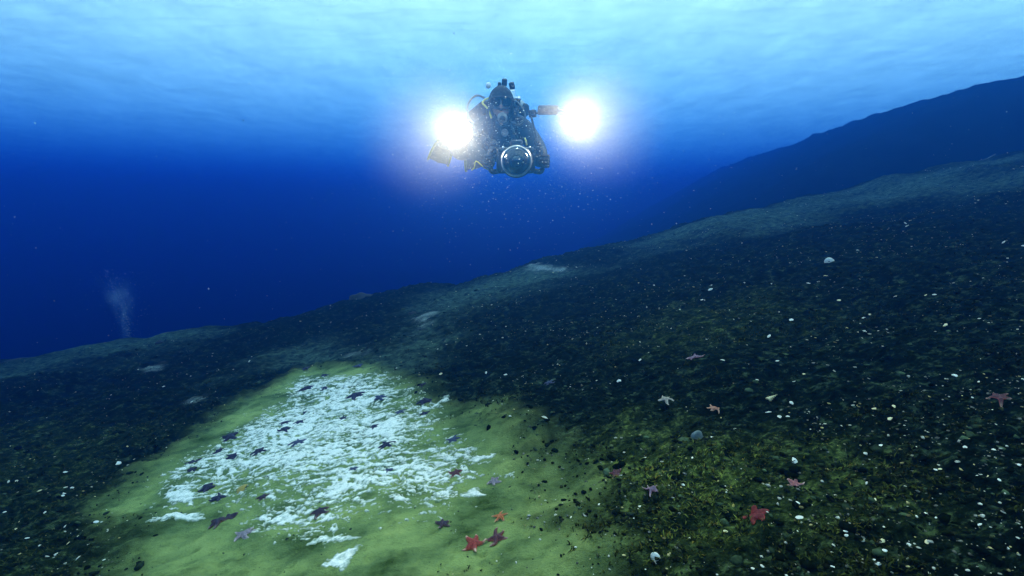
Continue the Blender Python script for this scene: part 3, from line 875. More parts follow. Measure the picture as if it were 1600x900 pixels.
for u, v, w, k in NOTED:
    c = 'c' if random.random() < 0.25 else 'w'
    sh = {'oval': 'rounded', 'chip': 'broken', 'fan': 'fan shaped'}[k]
    shells.append((put_shell(u, v, w, k, c, f"small {'white' if c == 'w' else 'cream'} {sh} shell lying on the dark gravel slope", tilt=random.uniform(-.3, .5), group='shells strewn over the gravel slope'), f"small {'white' if c == 'w' else 'cream'} {sh} shell"))
LEFT = [(102, 760, 8), (63, 774, 8), (113, 765, 7), (100, 774, 8), (99, 779, 7), (146, 779, 7), (72, 807, 9), (8, 804, 8), (15, 759, 6), (31, 815, 6), (43, 846, 7), (62, 851, 7), (103, 829, 7), (107, 850, 6), (124, 880, 10),
        (75, 872, 7), (66, 893, 8), (83, 897, 8), (163, 878, 6), (151, 822, 10), (102, 740, 9), (25, 828, 7), (300, 632, 6), (390, 563, 6)]
for i, (u, v, w) in enumerate(LEFT):
    shells_l.append(put_shell(u, v, w, 'chip' if i % 3 == 0 else 'oval', 'c' if i % 4 == 1 else 'w', 'tiny pale shell on the dark sediment beside the green sand, away from the gravel', tilt=random.uniform(-.3, .4), group='shells on the dark sediment'))

def rock_obj(u, v, w, h, label, name='rock', mat=ROCK, seed=0, group=None, cat='rock', depth=0.7):
    P, nrm, t = ground_frame(u, v)
    W = w / 800 * t; Hh = h / 800 * t
    bm = bmesh.new(); bmesh.ops.create_icosphere(bm, subdivisions=3, radius=1.0)
    for q in bm.verts:
        d = q.co.normalized()
        f = 1 + (0.35 if name == 'rock' else 0.12) * mnoise.noise(d * 1.4 + Vector((seed, 0, 0))) + 0.16 * mnoise.noise(d * 4 + Vector((0, seed, 0)))
        q.co = Vector((d.x * W / 2, d.y * W / 2 * depth, d.z * Hh * (0.62 if name == 'rock' else 0.75) + (0 if name == 'rock' else Hh * 0.1))) * f
    o = obj_bm(name, bm, mat); o.location = P
    return tag(o, label, cat, group)
rock_obj(565, 470, 44, 15, 'low dark rock hump on the crest above the mat', seed=1)
rock_obj(272, 533, 60, 14, 'long low dark rock ridge on the crest near the pale silt', seed=2)
rock_obj(645, 494, 14, 7, 'small dark rock beside a pale silt patch up the slope', seed=3)
rock_obj(251, 553, 12, 7, 'small dark rock on pale silt below the long rock ridge', seed=4)
rock_obj(150, 552, 50, 8, 'flat dark rock on the crest at the foot of the rising gas plume', seed=5)
rock_obj(40, 566, 70, 9, 'flat dark rock on the crest far from the rising gas plume', seed=6)
rock_obj(1089, 694, 19, 16, 'blue grey rounded stone on the gravel', 'stone', STONEG, 7, cat='stone', depth=0.5)

# pale curved worm tube on the crest
def tube_mesh(bm, pts, rad, seg=8, cap=True):
    pts = [Vector(p) for p in pts]; rows = []
    for i, p in enumerate(pts):
        t = (pts[min(i + 1, len(pts) - 1)] - pts[max(i - 1, 0)]).normalized()
        ref = Vector((0, 0, 1)) if abs(t.z) < 0.9 else Vector((1, 0, 0))
        a = t.cross(ref).normalized(); b = t.cross(a)
        r = rad[i] if isinstance(rad, (list, tuple)) else rad
        rows.append([bm.verts.new(p + a * r * math.cos(6.28319 * j / seg) + b * r * math.sin(6.28319 * j / seg)) for j in range(seg)])
    for a, b in zip(rows[:-1], rows[1:]):
        for j in range(seg): bm.faces.new((a[j], a[(j + 1) % seg], b[(j + 1) % seg], b[j]))
    if cap: bm.faces.new(rows[0]); bm.faces.new(rows[-1])
def smooth_path(pts, n=8):
    P = [Vector(p) for p in pts]; P = [2 * P[0] - P[1]] + P + [2 * P[-1] - P[-2]]; out = []
    for i in range(1, len(P) - 2):
        for k in range(n):
            t = k / n
            out.append(0.5 * ((2 * P[i]) + (P[i + 1] - P[i - 1]) * t + (2 * P[i - 1] - 5 * P[i] + 4 * P[i + 1] - P[i + 2]) * t * t + (3 * P[i] - P[i - 1] - 3 * P[i + 1] + P[i + 2]) * t ** 3))
    out.append(P[-2]); return out
wt = [pix_ground(u, v) for u, v in ((1524, 256), (1540, 249), (1555, 243))]
bm = bmesh.new()
wp = [(q[0], q[1], gz(q[0], q[1]) + h) for q, h in zip(wt, (0.006, 0.02, 0.035))]
tube_mesh(bm, smooth_path(wp), 0.011, 7)
tag(obj_bm('worm_tube', bm, STONEG), 'bluish curved tube lying along the far crest of the slope', 'worm tube')

for u_, v_, ph_ in ((1024, 878, 'the round white disc shell'), (1296, 412, 'the upright domed shell'), (1206, 629, 'the cream snail shell'), (377, 763, 'the yellow bivalve shell'),
                    (1089, 692, 'the blue grey stone'), (565, 470, 'the low rock hump'), (272, 533, 'the long rock ridge'), (1540, 249, 'the bluish worm tube'), (184, 721, 'the lone white shell chip')):
    q = pix_ground(u_, v_); LAND.append((ph_, q[0], q[1]))
tell_apart(shells)
tell_apart([(o, 'small dark navy starfish') for o in small_d])
tell_apart([(o, 'small dusky blue starfish') for o in small_b])
tell_apart([(o, 'tiny pale shell on dark sediment') for o in shells_l])

# ------------------------------------------------------------------ the diver and his gear
def Pt(u, v, Y):
    d = pix_dir(u, v); t = Y / d.y
    return Vector((d.x * t, Y, CAM_Z + d.z * t))
SUIT = simple_mat('drysuit_black', (0.012, 0.013, 0.015), 0.8, var=0.5, scale=25, bump=0.5)
NEO = simple_mat('neoprene_black', (0.008, 0.0085, 0.009), 0.8, var=0.4, scale=60)
RUB = simple_mat('rubber_black', (0.012, 0.012, 0.013), 0.45, var=0.3, scale=60)
ALU = simple_mat('anodised_black', (0.022, 0.023, 0.025), 0.35, metal=0.3, var=0.4, scale=50)
CHROME = simple_mat('chrome', (0.72, 0.74, 0.75), 0.18, metal=1.0, var=0.1, scale=20)
STEEL = simple_mat('tank_steel', (0.30, 0.32, 0.33), 0.35, metal=0.7, var=0.3, scale=12)
RINGM = simple_mat('port_ring_metal', (0.62, 0.60, 0.56), 0.3, metal=0.6, var=0.2, scale=40)
YEL = simple_mat('yellow_rubber', (0.70, 0.58, 0.04), 0.5, var=0.2, scale=30)
TAN = simple_mat('float_foam', (0.16, 0.13, 0.11), 0.8, var=0.3, scale=60, bump=0.3)
SKIN = simple_mat('skin', (0.55, 0.36, 0.28), 0.55, var=0.12, scale=20)
GREYR = simple_mat('grey_rubber', (0.20, 0.21, 0.21), 0.5, var=0.25, scale=40)
def glass_mat(name, tint, rough=0.03):
    m, n, l, p = mat_new(name)
    p.inputs['Base Color'].default_value = (*tint, 1); p.inputs['Roughness'].default_value = rough
    p.inputs['Coat Weight'].default_value = 1.0; p.inputs['Coat Roughness'].default_value = 0.02
    nz = n.new('ShaderNodeTexNoise'); nz.inputs['Scale'].default_value = 9
    tc = n.new('ShaderNodeTexCoord'); l.new(tc.outputs['Object'], nz.inputs['Vector'])
    mr = n.new('ShaderNodeMapRange'); mr.inputs[3].default_value = rough; mr.inputs[4].default_value = rough + 0.06
    l.new(nz.outputs['Fac'], mr.inputs[0]); l.new(mr.outputs[0], p.inputs['Roughness'])
    return m
def clear_glass(name):
    m, n, l, p = mat_new(name)
    n.remove(p)
    gl = n.new('ShaderNodeBsdfGlossy'); gl.inputs['Roughness'].default_value = 0.03
    tr = n.new('ShaderNodeBsdfTransparent'); tr.inputs['Color'].default_value = (0.88, 0.93, 0.95, 1)
    fr = n.new('ShaderNodeFresnel'); fr.inputs['IOR'].default_value = 1.7
    mx = n.new('ShaderNodeMixShader')
    l.new(fr.outputs[0], mx.inputs[0]); l.new(tr.outputs[0], mx.inputs[1]); l.new(gl.outputs[0], mx.inputs[2])
    l.new(mx.outputs[0], n['Material Output'].inputs['Surface'])
    return m
LENS = glass_mat('mask_glass', (0.012, 0.02, 0.025))
DOME = clear_glass('dome_acrylic')

class Thing:
    def __init__(s, name, origin, label, cat, group=None):
        s.o = empty(name, origin); s.org = Vector(origin); tag(s.o, label, cat, group)
    def part(s, name, bm, mat, parent=None, **kw):
        for v in bm.verts: v.co -= s.org
        return obj_bm(name, bm, mat, parent or s.o, **kw)

def frame_to(axis, up=Vector((0, 0, 1))):
    z = Vector(axis).normalized()
    x = up.cross(z).normalized(); y = z.cross(x)
    return Matrix((x, y, z)).transposed().to_4x4()
def lathe(prof, loc, axis, seg=24, closed=False, up=Vector((0, 0, 1))):
    """prof: (radius, height along axis)"""
    bm = bmesh.new(); rows = []
    for r, z in prof:
        if r < 1e-6: rows.append([bm.verts.new((0, 0, z))] * seg)
        else: rows.append([bm.verts.new((r * math.cos(6.28319 * j / seg), r * math.sin(6.28319 * j / seg), z)) for j in range(seg)])
    pairs = list(zip(rows[:-1], rows[1:])) + ([(rows[-1], rows[0])] if closed else [])
    for a, b in pairs:
        for j in range(seg):
            q = list(dict.fromkeys([a[j], a[(j + 1) % seg], b[(j + 1) % seg], b[j]]))
            if len(q) > 2: bm.faces.new(q)
    M = Matrix.Translation(Vector(loc)) @ frame_to(axis, up)
    bmesh.ops.transform(bm, matrix=M, verts=bm.verts)
    return bm
def tube(pts, rad, seg=10, n=8):
    bm = bmesh.new(); tube_mesh(bm, smooth_path(pts, n) if n else pts, rad, seg); return bm
def rbox(loc, size, rot=None, bev=0.01):
    bm = bmesh.new(); bmesh.ops.create_cube(bm, size=1)
    for v in bm.verts: v.co = Vector((v.co.x * size[0], v.co.y * size[1], v.co.z * size[2]))
    if bev: bmesh.ops.bevel(bm, geom=bm.edges[:], offset=bev, segments=3, affect='EDGES', profile=0.6)
    M = Matrix.Translation(Vector(loc)) @ (rot.to_4x4() if rot else Matrix.Identity(4))
    bmesh.ops.transform(bm, matrix=M, verts=bm.verts); return bm
def ball(loc, r, scale=(1, 1, 1), rot=None, u=20, v=12):
    bm = bmesh.new(); bmesh.ops.create_uvsphere(bm, u_segments=u, v_segments=v, radius=r)
    for q in bm.verts: q.co = Vector((q.co.x * scale[0], q.co.y * scale[1], q.co.z * scale[2]))
    M = Matrix.Translation(Vector(loc)) @ (rot.to_4x4() if rot else Matrix.Identity(4))
    bmesh.ops.transform(bm, matrix=M, verts=bm.verts); return bm
def skinned(name, verts, edges, radii, mat, org, root=0, parent=None, sub=2):
    me = bpy.data.meshes.new(name)
    me.from_pydata([tuple(Vector(v) - org) for v in verts], edges, [])
    o = link(bpy.data.objects.new(name, me)); o.parent = parent
    sk = o.modifiers.new('skin', 'SKIN'); sk.use_smooth_shade = True
    for i, r in enumerate(radii):
        me.skin_vertices[0].data[i].radius = r if isinstance(r, tuple) else (r, r)
        me.skin_vertices[0].data[i].use_root = (i == root)
    ss = o.modifiers.new('subsurf', 'SUBSURF'); ss.levels = sub; ss.render_levels = sub
    me.materials.append(mat)
    return o

# joints
pelvis = Pt(757, 218, 4.35); belly = Pt(768, 214, 4.12); chest = Pt(783, 205, 3.86); neck = Pt(784, 186, 3.74); headc = Pt(783, 163, 3.70)
shR, elR, wrR = Pt(818, 201, 3.80), Pt(843, 236, 3.66), Pt(842, 254, 3.46)
shL, elL, wrL = Pt(751, 200, 3.80), Pt(741, 238, 3.64), Pt(768, 258, 3.46)
hipR, knR, anR = Pt(768, 224, 4.42), Pt(754, 238, 4.78), Pt(742, 226, 5.12)
hipL, knL, anL = Pt(746, 222, 4.42), Pt(720, 238, 4.80), Pt(700, 216, 5.16)
toeR, toeL = anR + Vector((-.02, .20, -.045)), anL + Vector((-.06, .19, -.045))
ORG = pelvis
mid = lambda a, b, t=0.5: a + (b - a) * t
bv = [pelvis, belly, chest, neck, headc + Vector((0, 0.01, -0.035)), headc + Vector((0, 0, 0.06)),
      mid(chest, shR, .75), shR, mid(shR, elR), elR, mid(elR, wrR), wrR,
      mid(chest, shL, .75), shL, mid(shL, elL), elL, mid(elL, wrL), wrL,
      hipR, mid(hipR, knR), knR, mid(knR, anR, .4), anR, toeR,
      hipL, mid(hipL, knL), knL, mid(knL, anL, .4), anL, toeL]
be = [(0, 1), (1, 2), (2, 3), (3, 4), (4, 5), (2, 6), (6, 7), (7, 8), (8, 9), (9, 10), (10, 11), (2, 12), (12, 13), (13, 14), (14, 15), (15, 16), (16, 17),
      (0, 18), (18, 19), (19, 20), (20, 21), (21, 22), (22, 23), (0, 24), (24, 25), (25, 26), (26, 27), (27, 28), (28, 29)]
br = [.165, .165, .175, .075, .092, .075, .115, .09, .072, .062, .058, .045, .115, .09, .072, .062, .058, .045,
      .11, .105, .085, .078, .055, .035, .11, .105, .085, .078, .055, .035]
person = skinned('person', bv, be, br, SUIT, ORG)
person.location = ORG
tag(person, 'diver in black drysuit and hood swimming forward behind a large camera', 'person')
class PT(Thing):
    def __init__(s, o, org): s.o = o; s.org = Vector(org)
DV = PT(person, ORG)
FWD = (cam.location - headc).normalized()
HR = frame_to(-FWD)          # local z away from the viewer
hx, hy_ = HR.col[0].to_3d(), HR.col[1].to_3d()
hx = Vector((0, 0, 1)).cross(-FWD).normalized(); up = (-FWD).cross(hx)
if up.z < 0: up = -up
right = Vector((1, 0, 0)); right = (right - right.dot(FWD) * FWD).normalized()
def H(a, b, c): return headc + right * a + up * b + FWD * c
rotH = Matrix((right, up, FWD)).transposed()
# hood: an egg shaped shell open at the face
bm = bmesh.new(); bmesh.ops.create_uvsphere(bm, u_segments=28, v_segments=20, radius=1)
for v in bm.verts:
    c = v.co.copy(); v.co = Vector((c.x * 0.092, c.z * 0.122 - 0.008 * c.y, -c.y * 0.112))
    if v.co.y < -0.04: v.co.x *= 1 - 0.25 * min(1, (-v.co.y - .04) / .08)
dl = [f for f in bm.faces if (lambda c: c.z > 0.062 and abs(c.x) < 0.062 and -0.085 < c.y < 0.05)(f.calc_center_median())]
bmesh.ops.delete(bm, geom=dl, context='FACES')
bmesh.ops.solidify(bm, geom=bm.faces[:], thickness=0.006)
bmesh.ops.transform(bm, matrix=Matrix.Translation(headc) @ rotH.to_4x4(), verts=bm.verts)
hood = DV.part('hood', bm, NEO)
# face with nose and lips inside the hood opening
bm = bmesh.new(); bmesh.ops.create_uvsphere(bm, u_segments=24, v_segments=18, radius=1)
for v in bm.verts:
    c = v.co.copy(); p = Vector((c.x * 0.072, c.z * 0.105 - 0.01, -c.y * 0.098))
    if p.z > 0.05:
        p.z += 0.026 * math.exp(-((p.x / .014) ** 2)) * math.exp(-(((p.y + .01) / .022) ** 2))
        p.z += 0.010 * math.exp(-((p.x / .024) ** 2)) * math.exp(-(((p.y + .055) / .010) ** 2))
        p.z -= 0.010 * (math.exp(-(((p.x - .032) / .016) ** 2)) + math.exp(-(((p.x + .032) / .016) ** 2))) * math.exp(-(((p.y - .014) / .014) ** 2))
    v.co = p
bmesh.ops.transform(bm, matrix=Matrix.Translation(headc) @ rotH.to_4x4(), verts=bm.verts)
DV.part('face', bm, SKIN)
# mask
def mask_ring(w, h, n=28, pinch=0.25):
    out = []
    for j in range(n):
        a = 6.28319 * j / n; ca, sa = math.cos(a), math.sin(a)
        x = w * math.copysign(abs(ca) ** 0.6, ca); y = h * math.copysign(abs(sa) ** 0.7, sa)
        if y < 0: y *= 1 - pinch * math.exp(-(x / (w * .3)) ** 2) * -1.0
        out.append((x, y))
    return out
bm = bmesh.new()
A = [bm.verts.new(H(x, y + .012, .078 - 3.5 * x * x)) for x, y in mask_ring(.078, .040)]
B = [bm.verts.new(H(x, y + .012, .128 - 2.0 * x * x)) for x, y in mask_ring(.080, .043)]
C = [bm.verts.new(H(x, y + .012, .130 - 2.0 * x * x)) for x, y in mask_ring(.070, .034)]
D = [bm.verts.new(H(x, y + .012, .100 - 2.0 * x * x)) for x, y in mask_ring(.066, .031)]
for a_, b_ in ((A, B), (B, C), (C, D)):
    for j in range(28): bm.faces.new((a_[j], a_[(j + 1) % 28], b_[(j + 1) % 28], b_[j]))
mask = DV.part('mask', bm, RUB)
bm = bmesh.new()
for s in (-1, 1):
    n = 18; vs_ = []
    for j in range(n):
        a = 6.28319 * j / n
        x = s * .036 + .031 * math.copysign(abs(math.cos(a)) ** .7, math.cos(a)); y = .014 + .029 * math.copysign(abs(math.sin(a)) ** .8, math.sin(a))
        vs_.append(bm.verts.new(H(x, y, .124 - 2.0 * x * x)))
    f = bm.faces.new(vs_)
bmesh.ops.solidify(bm, geom=bm.faces[:], thickness=0.004)
DV.part('lens', bm, LENS, parent=mask)
DV.part('strap', tube([H(-.078, .02, .09), H(-.096, .02, .03), H(-.095, .02, -.03), H(0, .02, -.125), H(.095, .02, -.03), H(.096, .02, .03), H(.078, .02, .09)], .008, 6), RUB, parent=mask)
# chest harness and wing
for s, sh in ((1, shR), (-1, shL)):
    pts = [sh + Vector((-s * .05, .05, .12)), sh + Vector((-s * .06, -.10, .10)), mid(sh, chest, .5) + Vector((0, -.19, -.05)), chest + Vector((s * .12, -.17, -.17)), belly + Vector((s * .13, -.12, -.16))]
    DV.part('harness_strap', tube(pts, .017, 8), NEO)
DV.part('inflator_valve', lathe([(0, .02), (.02, .02), (.026, .012), (.026, 0), (0, 0)], Pt(787, 186, 3.52) + Vector((0.005, .12, -.07)), FWD), GREYR)
w_ = [shR + Vector((.02, .16, .12)), shL + Vector((-.02, .16, .12))]
bm = rbox(mid(chest, pelvis, .25) + Vector((0, .10, .16)), (.38, .50, .10), frame_to(chest - pelvis).to_3x3() @ Matrix.Rotation(math.pi / 2, 3, 'X'), .045)
DV.part('buoyancy_wing', bm, NEO)
DV.part('clip', tube([Pt(820, 216, 3.60), Pt(822, 221, 3.58), Pt(823, 227, 3.58)], .006, 6), YEL)
# boots and fins
BROWN = simple_mat('fin_brown', (0.22, 0.15, 0.07), 0.6, var=0.3, scale=20)
def fin(an, toe, side):
    ax = (toe - an).normalized()
    wd = Vector((1, 0, 0.25 * side)); wd = (wd - wd.dot(ax) * ax).normalized(); nn = ax.cross(wd)
    root = DV.part('fin', foot_pocket(an, ax, wd, nn), RUB)
    bm = bmesh.new(); rows = []
    for i in range(8):
        s = i / 7; L = .16 + .30 * s; w = .078 + .030 * math.sin(s * 1.5)
        row = []
        for j in range(7):
            t = j / 6 * 2 - 1
            bend = .10 * s * s
            row.append(bm.verts.new(an + ax * (L - .03 * abs(t) * s) + wd * w * t + nn * (bend + .004 * math.cos(t * 6))))
        rows.append(row)
    for a_, b_ in zip(rows[:-1], rows[1:]):
        for j in range(6): bm.faces.new((a_[j], a_[j + 1], b_[j + 1], b_[j]))
    bmesh.ops.solidify(bm, geom=bm.faces[:], thickness=.008)
    DV.part('blade', bm, BROWN, parent=root)
    for t in (-1, 1):
        pts = [an + ax * (.12 + .34 * s) + wd * (.078 + .030 * math.sin(s * 1.5)) * t + nn * .10 * s * s for s in (0, .35, .7, 1)]
        DV.part('rail', tube(pts, .015, 6), YEL, parent=root)
def foot_pocket(an, ax, wd, nn):
    bm = bmesh.new(); rows = []
    for i in range(7):
        s = i / 6; r1 = .062 + .02 * s; r2 = .062 - .030 * s
        rows.append([bm.verts.new(an + ax * (-.04 + .26 * s) + wd * r1 * math.cos(a) + nn * r2 * math.sin(a)) for a in [6.28319 * j / 12 for j in range(12)]])
    for a_, b_ in zip(rows[:-1], rows[1:]):
        for j in range(12): bm.faces.new((a_[j], a_[(j + 1) % 12], b_[(j + 1) % 12], b_[j]))
    bm.faces.new(rows[0]); bm.faces.new(rows[-1]); return bm
fin(anR, toeR, 1); fin(anL, toeL, -1)

# ------------------------------------------------------------------ camera housing
DP = Pt(807, 252, 3.20)
CA = (cam.location - DP).normalized()           # where the port looks
cr = Vector((0, 0, 1)).cross(CA).normalized(); cr = cr if cr.x > 0 else -cr
cu = CA.cross(cr); cu = cu if cu.z > 0 else -cu
CRot = Matrix((cr, cu, CA)).transposed()
if CRot.determinant() < 0: CRot = Matrix((cr, cu, CA)).transposed()
def C3(a, b, c): return DP + cr * a + cu * b + CA * c
RG = Thing('underwater_camera', C3(0, -.10, -.2), 'black underwater camera housing with large dome port and two lit strobes, held by the diver', 'camera')
body = RG.part('housing', rbox(C3(-.005, .005, -.235), (.25, .165, .16), CRot, .028), ALU)
RG.part('port_extension', lathe([(.07, -.17), (.072, -.06), (.096, -.03), (.100, -.008), (.090, -.004), (0, -.004)], DP, CA, 32, up=cu), ALU)
RG.part('port_ring', lathe([(.0865 + .0075 * math.cos(a), .0 + .009 * math.sin(a)) for a in [6.28319 * k / 10 for k in range(10)]], DP, CA, 48, closed=True, up=cu), RINGM)
dome = RG.part('dome_port', lathe([(.083, 0)] + [(.083 * math.cos(a), .066 * math.sin(a)) for a in [math.pi / 2 * k / 10 for k in range(1, 10)]] + [(0, .066)], DP, CA, 40, up=cu), DOME)
lens = RG.part('lens', lathe([(.05, -.01), (.05, .016), (.042, .022), (.038, .012), (.022, .006), (0, .006)], DP, CA, 32, up=cu), RUB)
RG.part('lens_glass', lathe([(.036, .013), (.026, .022), (.012, .027), (0, .028)], DP, CA, 28, up=cu), LENS, parent=lens)
RG.part('viewfinder_hump', rbox(C3(0, .105, -.26), (.085, .06, .11), CRot, .018), ALU, parent=body)
for s in (-1, 1):
    for a, b, c, r in ((.11, .07, -.16, .011), (.085, .085, -.17, .009), (.09, -.06, -.155, .008)):
        RG.part('knob', lathe([(0, .015), (r * .8, .015), (r, .010), (r, -.01), (0, -.01)], C3(s * a, b, c), CA, 12, up=cu), CHROME if b > .08 else RUB, parent=body)
    h = RG.part('handle', tube([C3(s * .115, -.062, -.22), C3(s * .160, -.062, -.195), C3(s * .174, 0, -.18), C3(s * .166, .07, -.19), C3(s * .13, .082, -.21)], .017, 12), RUB)
    RG.part('handle_bracket', rbox(C3(s * .14, .088, -.21), (.06, .018, .03), CRot, .006), ALU, parent=h)

GLOW = bpy.data.materials.new('strobe_light'); GLOW.use_nodes = True
gn = GLOW.node_tree.nodes; gn.remove(gn['Principled BSDF'])
em = gn.new('ShaderNodeEmission'); em.inputs['Color'].default_value = (1.0, 0.93, 0.80, 1); em.inputs['Strength'].default_value = 30.0
GLOW.node_tree.links.new(em.outputs[0], gn['Material Output'].inputs['Surface'])
STROBE_W, STROBE_SPREAD = 8.0, 150
def strobe(loc, aim, arm_pts, float_ab, name='strobe'):
    ax = (aim - loc).normalized()
    st = RG.part('strobe', lathe([(0, -.20), (.040, -.20), (.052, -.185), (.058, -.09), (.068, -.05), (.078, -.03), (.081, -.012), (.080, -.008), (0, -.008)], loc, ax, 28), ALU)
    RG.part('diffuser', lathe([(.0815, -.006), (.080, .004), (.076, .012), (.058, .022), (.03, .028), (0, .030)], loc, ax, 28), GLOW, parent=st)
    for i, (a, b) in enumerate(zip(arm_pts[:-1], arm_pts[1:])):
        ar = RG.part('strobe_arm', tube([a, mid(a, b), b], .0075, 8, 2), ALU)
        RG.part('ball_joint', ball(a, .016), ALU, parent=ar)
        d = (b - a).normalized()
        RG.part('clamp', rbox(mid(a, b, .06), (.03, .045, .05), frame_to(d).to_3x3(), .006), ALU, parent=ar)
        RG.part('clamp_knob', lathe([(0, .03), (.014, .03), (.016, .02), (.016, .008), (0, .008)], mid(a, b, .06), FWD + Vector((0, 0, .6)), 10), RUB, parent=ar)
    if float_ab:
        a, b = float_ab; L = (b - a).length
        RG.part('buoyancy_float', lathe([(.008, 0), (.025, 0), (.030, .005), (.030, L - .005), (.025, L), (.008, L)], a, b - a, 20), TAN)
    ld = bpy.data.lights.new('strobe_lamp', 'AREA'); ld.shape = 'DISK'; ld.size = 0.10; ld.energy = STROBE_W; ld.color = (1.0, 0.85, 0.58); ld.spread = R(STROBE_SPREAD)
    lo = link(bpy.data.objects.new('strobe_lamp', ld)); lo.parent = st
    lo.location = loc + ax * .036 - RG.org
    lo.rotation_euler = ax.to_track_quat('-Z', 'Y').to_euler()
    return st
SR = Pt(900, 190, 3.32); SL = Pt(717, 206, 3.30)
hr = C3(.14, .10, -.21); hl = C3(-.14, .10, -.21)
strobe(SR, cam.location + Vector((.1, 0, .25)), [hr, Pt(829, 178, 3.48), Pt(884, 172, 3.42)], (Pt(841, 172, 3.46), Pt(872, 172, 3.43)))
strobe(SL, cam.location + Vector((-.1, 0, .25)), [hl, Pt(754, 206, 3.50), Pt(731, 214, 3.42)], None)

# gloves gripping the handles, five fingers each
def glove(wr, s):
    grip = C3(s * .174, 0, -.18)
    k = grip + cr * s * .030 - CA * .006        # knuckle line centre, outside of the handle
    palm = mid(wr, k, .55)
    V = [wr, palm, k]; E = [(0, 1), (1, 2)]; Rr = [.038, (.030, .040), (.020, .034)]
    for i in range(4):
        off = cu * (.034 - .022 * i)
        L = (1.0, 1.1, 1.04, .82)[i]
        a = k + off + CA * .012
        b = a + CA * .026 * L - cr * s * .008
        c = b - cr * s * .030 * L + CA * .002
        d = c - cr * s * .016 * L - CA * .018
        n0 = len(V); V += [a, b, c, d]; E += [(2, n0), (n0, n0 + 1), (n0 + 1, n0 + 2), (n0 + 2, n0 + 3)]; Rr += [.0105, .0105, .010, .0085]
    a = palm + cu * .034 + CA * .008
    b = a + cu * .026 - cr * s * .030
    c = b - cr * s * .024 + CA * .012
    n0 = len(V); V += [a, b, c]; E += [(1, n0), (n0, n0 + 1), (n0 + 1, n0 + 2)]; Rr += [.014, .012, .010]
    return skinned('glove', V, E, Rr, NEO, ORG, 1, person)
glove(wrR, 1); glove(wrL, -1)

# ------------------------------------------------------------------ twin tanks with valves, hoses and regulator
BD = (pelvis - chest).normalized()
TB = chest + Vector((0.005, .14, .19))
SC = Thing('scuba_set', TB, 'twin steel scuba tanks with valves, hoses and regulator on the back of the diver', 'scuba set')
tax = Vector((-.10, .93, -.28)).normalized()
top = Pt(789, 152, 3.86)
for s in (-1, 1):
    b0 = top + Vector((s * .092, 0, -.04))
    L = .58
    tk = SC.part('tank', lathe([(0, 0), (.022, 0), (.03, .012), (.062, .045), (.083, .085), (.086, .12), (.086, L - .05), (.07, L), (0, L + .01)], b0, tax, 28), STEEL)
    SC.part('tank_band', lathe([(.0885, .22), (.0885, .26)], b0, tax, 28), CHROME, parent=tk)
    vb = SC.part('valve', lathe([(0, -.075), (.014, -.075), (.018, -.06), (.016, -.04), (.02, -.01), (.02, .01), (0, .01)], b0, tax, 14), CHROME, parent=tk)
mf = SC.part('manifold', tube([top + Vector((-.092, -.05, -.02)), top + Vector((0, -.055, -.015)), top + Vector((.092, -.05, -.02))], .013, 10, 3), CHROME)
for (u, v, r) in ((788, 129, .020), (800, 134.5, .020), (780, 134.5, .013)):
    p = Pt(u, v, 3.80)
    base = Pt(u - (1 if u < 795 else -2), v + 12, 3.82)
    vs2 = SC.part('valve_stem', tube([base, mid(base, p), p], .011, 8, 2), CHROME)
    SC.part('knob', lathe([(0, .026), (r * .75, .026), (r, .018), (r * 1.02, 0), (r, -.018), (r * .7, -.024), (0, -.024)], p, (p - base), 14), RUB, parent=vs2)
fs = SC.part('first_stage', lathe([(0, .035), (.018, .035), (.024, .025), (.024, -.02), (.028, -.025), (.028, -.045), (0, -.05)], Pt(800, 148, 3.80), Vector((0.1, -.2, 1)), 18), CHROME)
SC.part('yoke_knob', lathe([(0, .02), (.016, .018), (.018, -.01), (0, -.012)], Pt(783, 141, 3.82), Vector((-.2, -.3, 1)), 12), CHROME)
rg = SC.part('regulator', lathe([(0, .035), (.022, .034), (.030, .026), (.034, .010), (.034, -.012), (.025, -.03), (0, -.03)], Pt(785, 184, 3.56), FWD + Vector((0, 0, -.15)), 24), GREYR)
SC.part('purge_cover', lathe([(0, .044), (.012, .043), (.020, .036), (.020, .030), (0, .030)], Pt(785, 184, 3.56), FWD + Vector((0, 0, -.15)), 20), RUB, parent=rg)
SC.part('exhaust_tee', tube([Pt(775, 192, 3.58), Pt(786, 195, 3.56), Pt(797, 192, 3.58)], [.010] * 1 + [.013] * 15 + [.010], 8, 8), RUB, parent=rg)
SC.part('hose', tube([Pt(799, 153, 3.78), Pt(808, 160, 3.72), Pt(817, 172, 3.66), Pt(820, 186, 3.62), Pt(810, 196, 3.58), Pt(795, 189, 3.56)], .009, 8), RUB)
SC.part('hose', tube([Pt(757, 153, 3.82), Pt(746, 149, 3.80), Pt(736, 155, 3.76), Pt(730, 168, 3.70), Pt(732, 182, 3.66), Pt(742, 196, 3.64)], .008, 8), GREYR)
SC.part('hose', tube([Pt(768, 153, 3.83), Pt(759, 155, 3.80), Pt(754, 161, 3.76), Pt(762, 170, 3.70), Pt(768, 184, 3.64)], .007, 8), YEL)
SC.part('hose', tube([Pt(800, 158, 3.80), Pt(801, 172, 3.72), Pt(798, 190, 3.66), Pt(804, 210, 3.60)], .008, 8), RUB)
SC.part('pressure_gauge', lathe([(0, .012), (.024, .012), (.028, .006), (.028, -.012), (0, -.014)], Pt(828, 236, 3.55), FWD, 18), RUB)

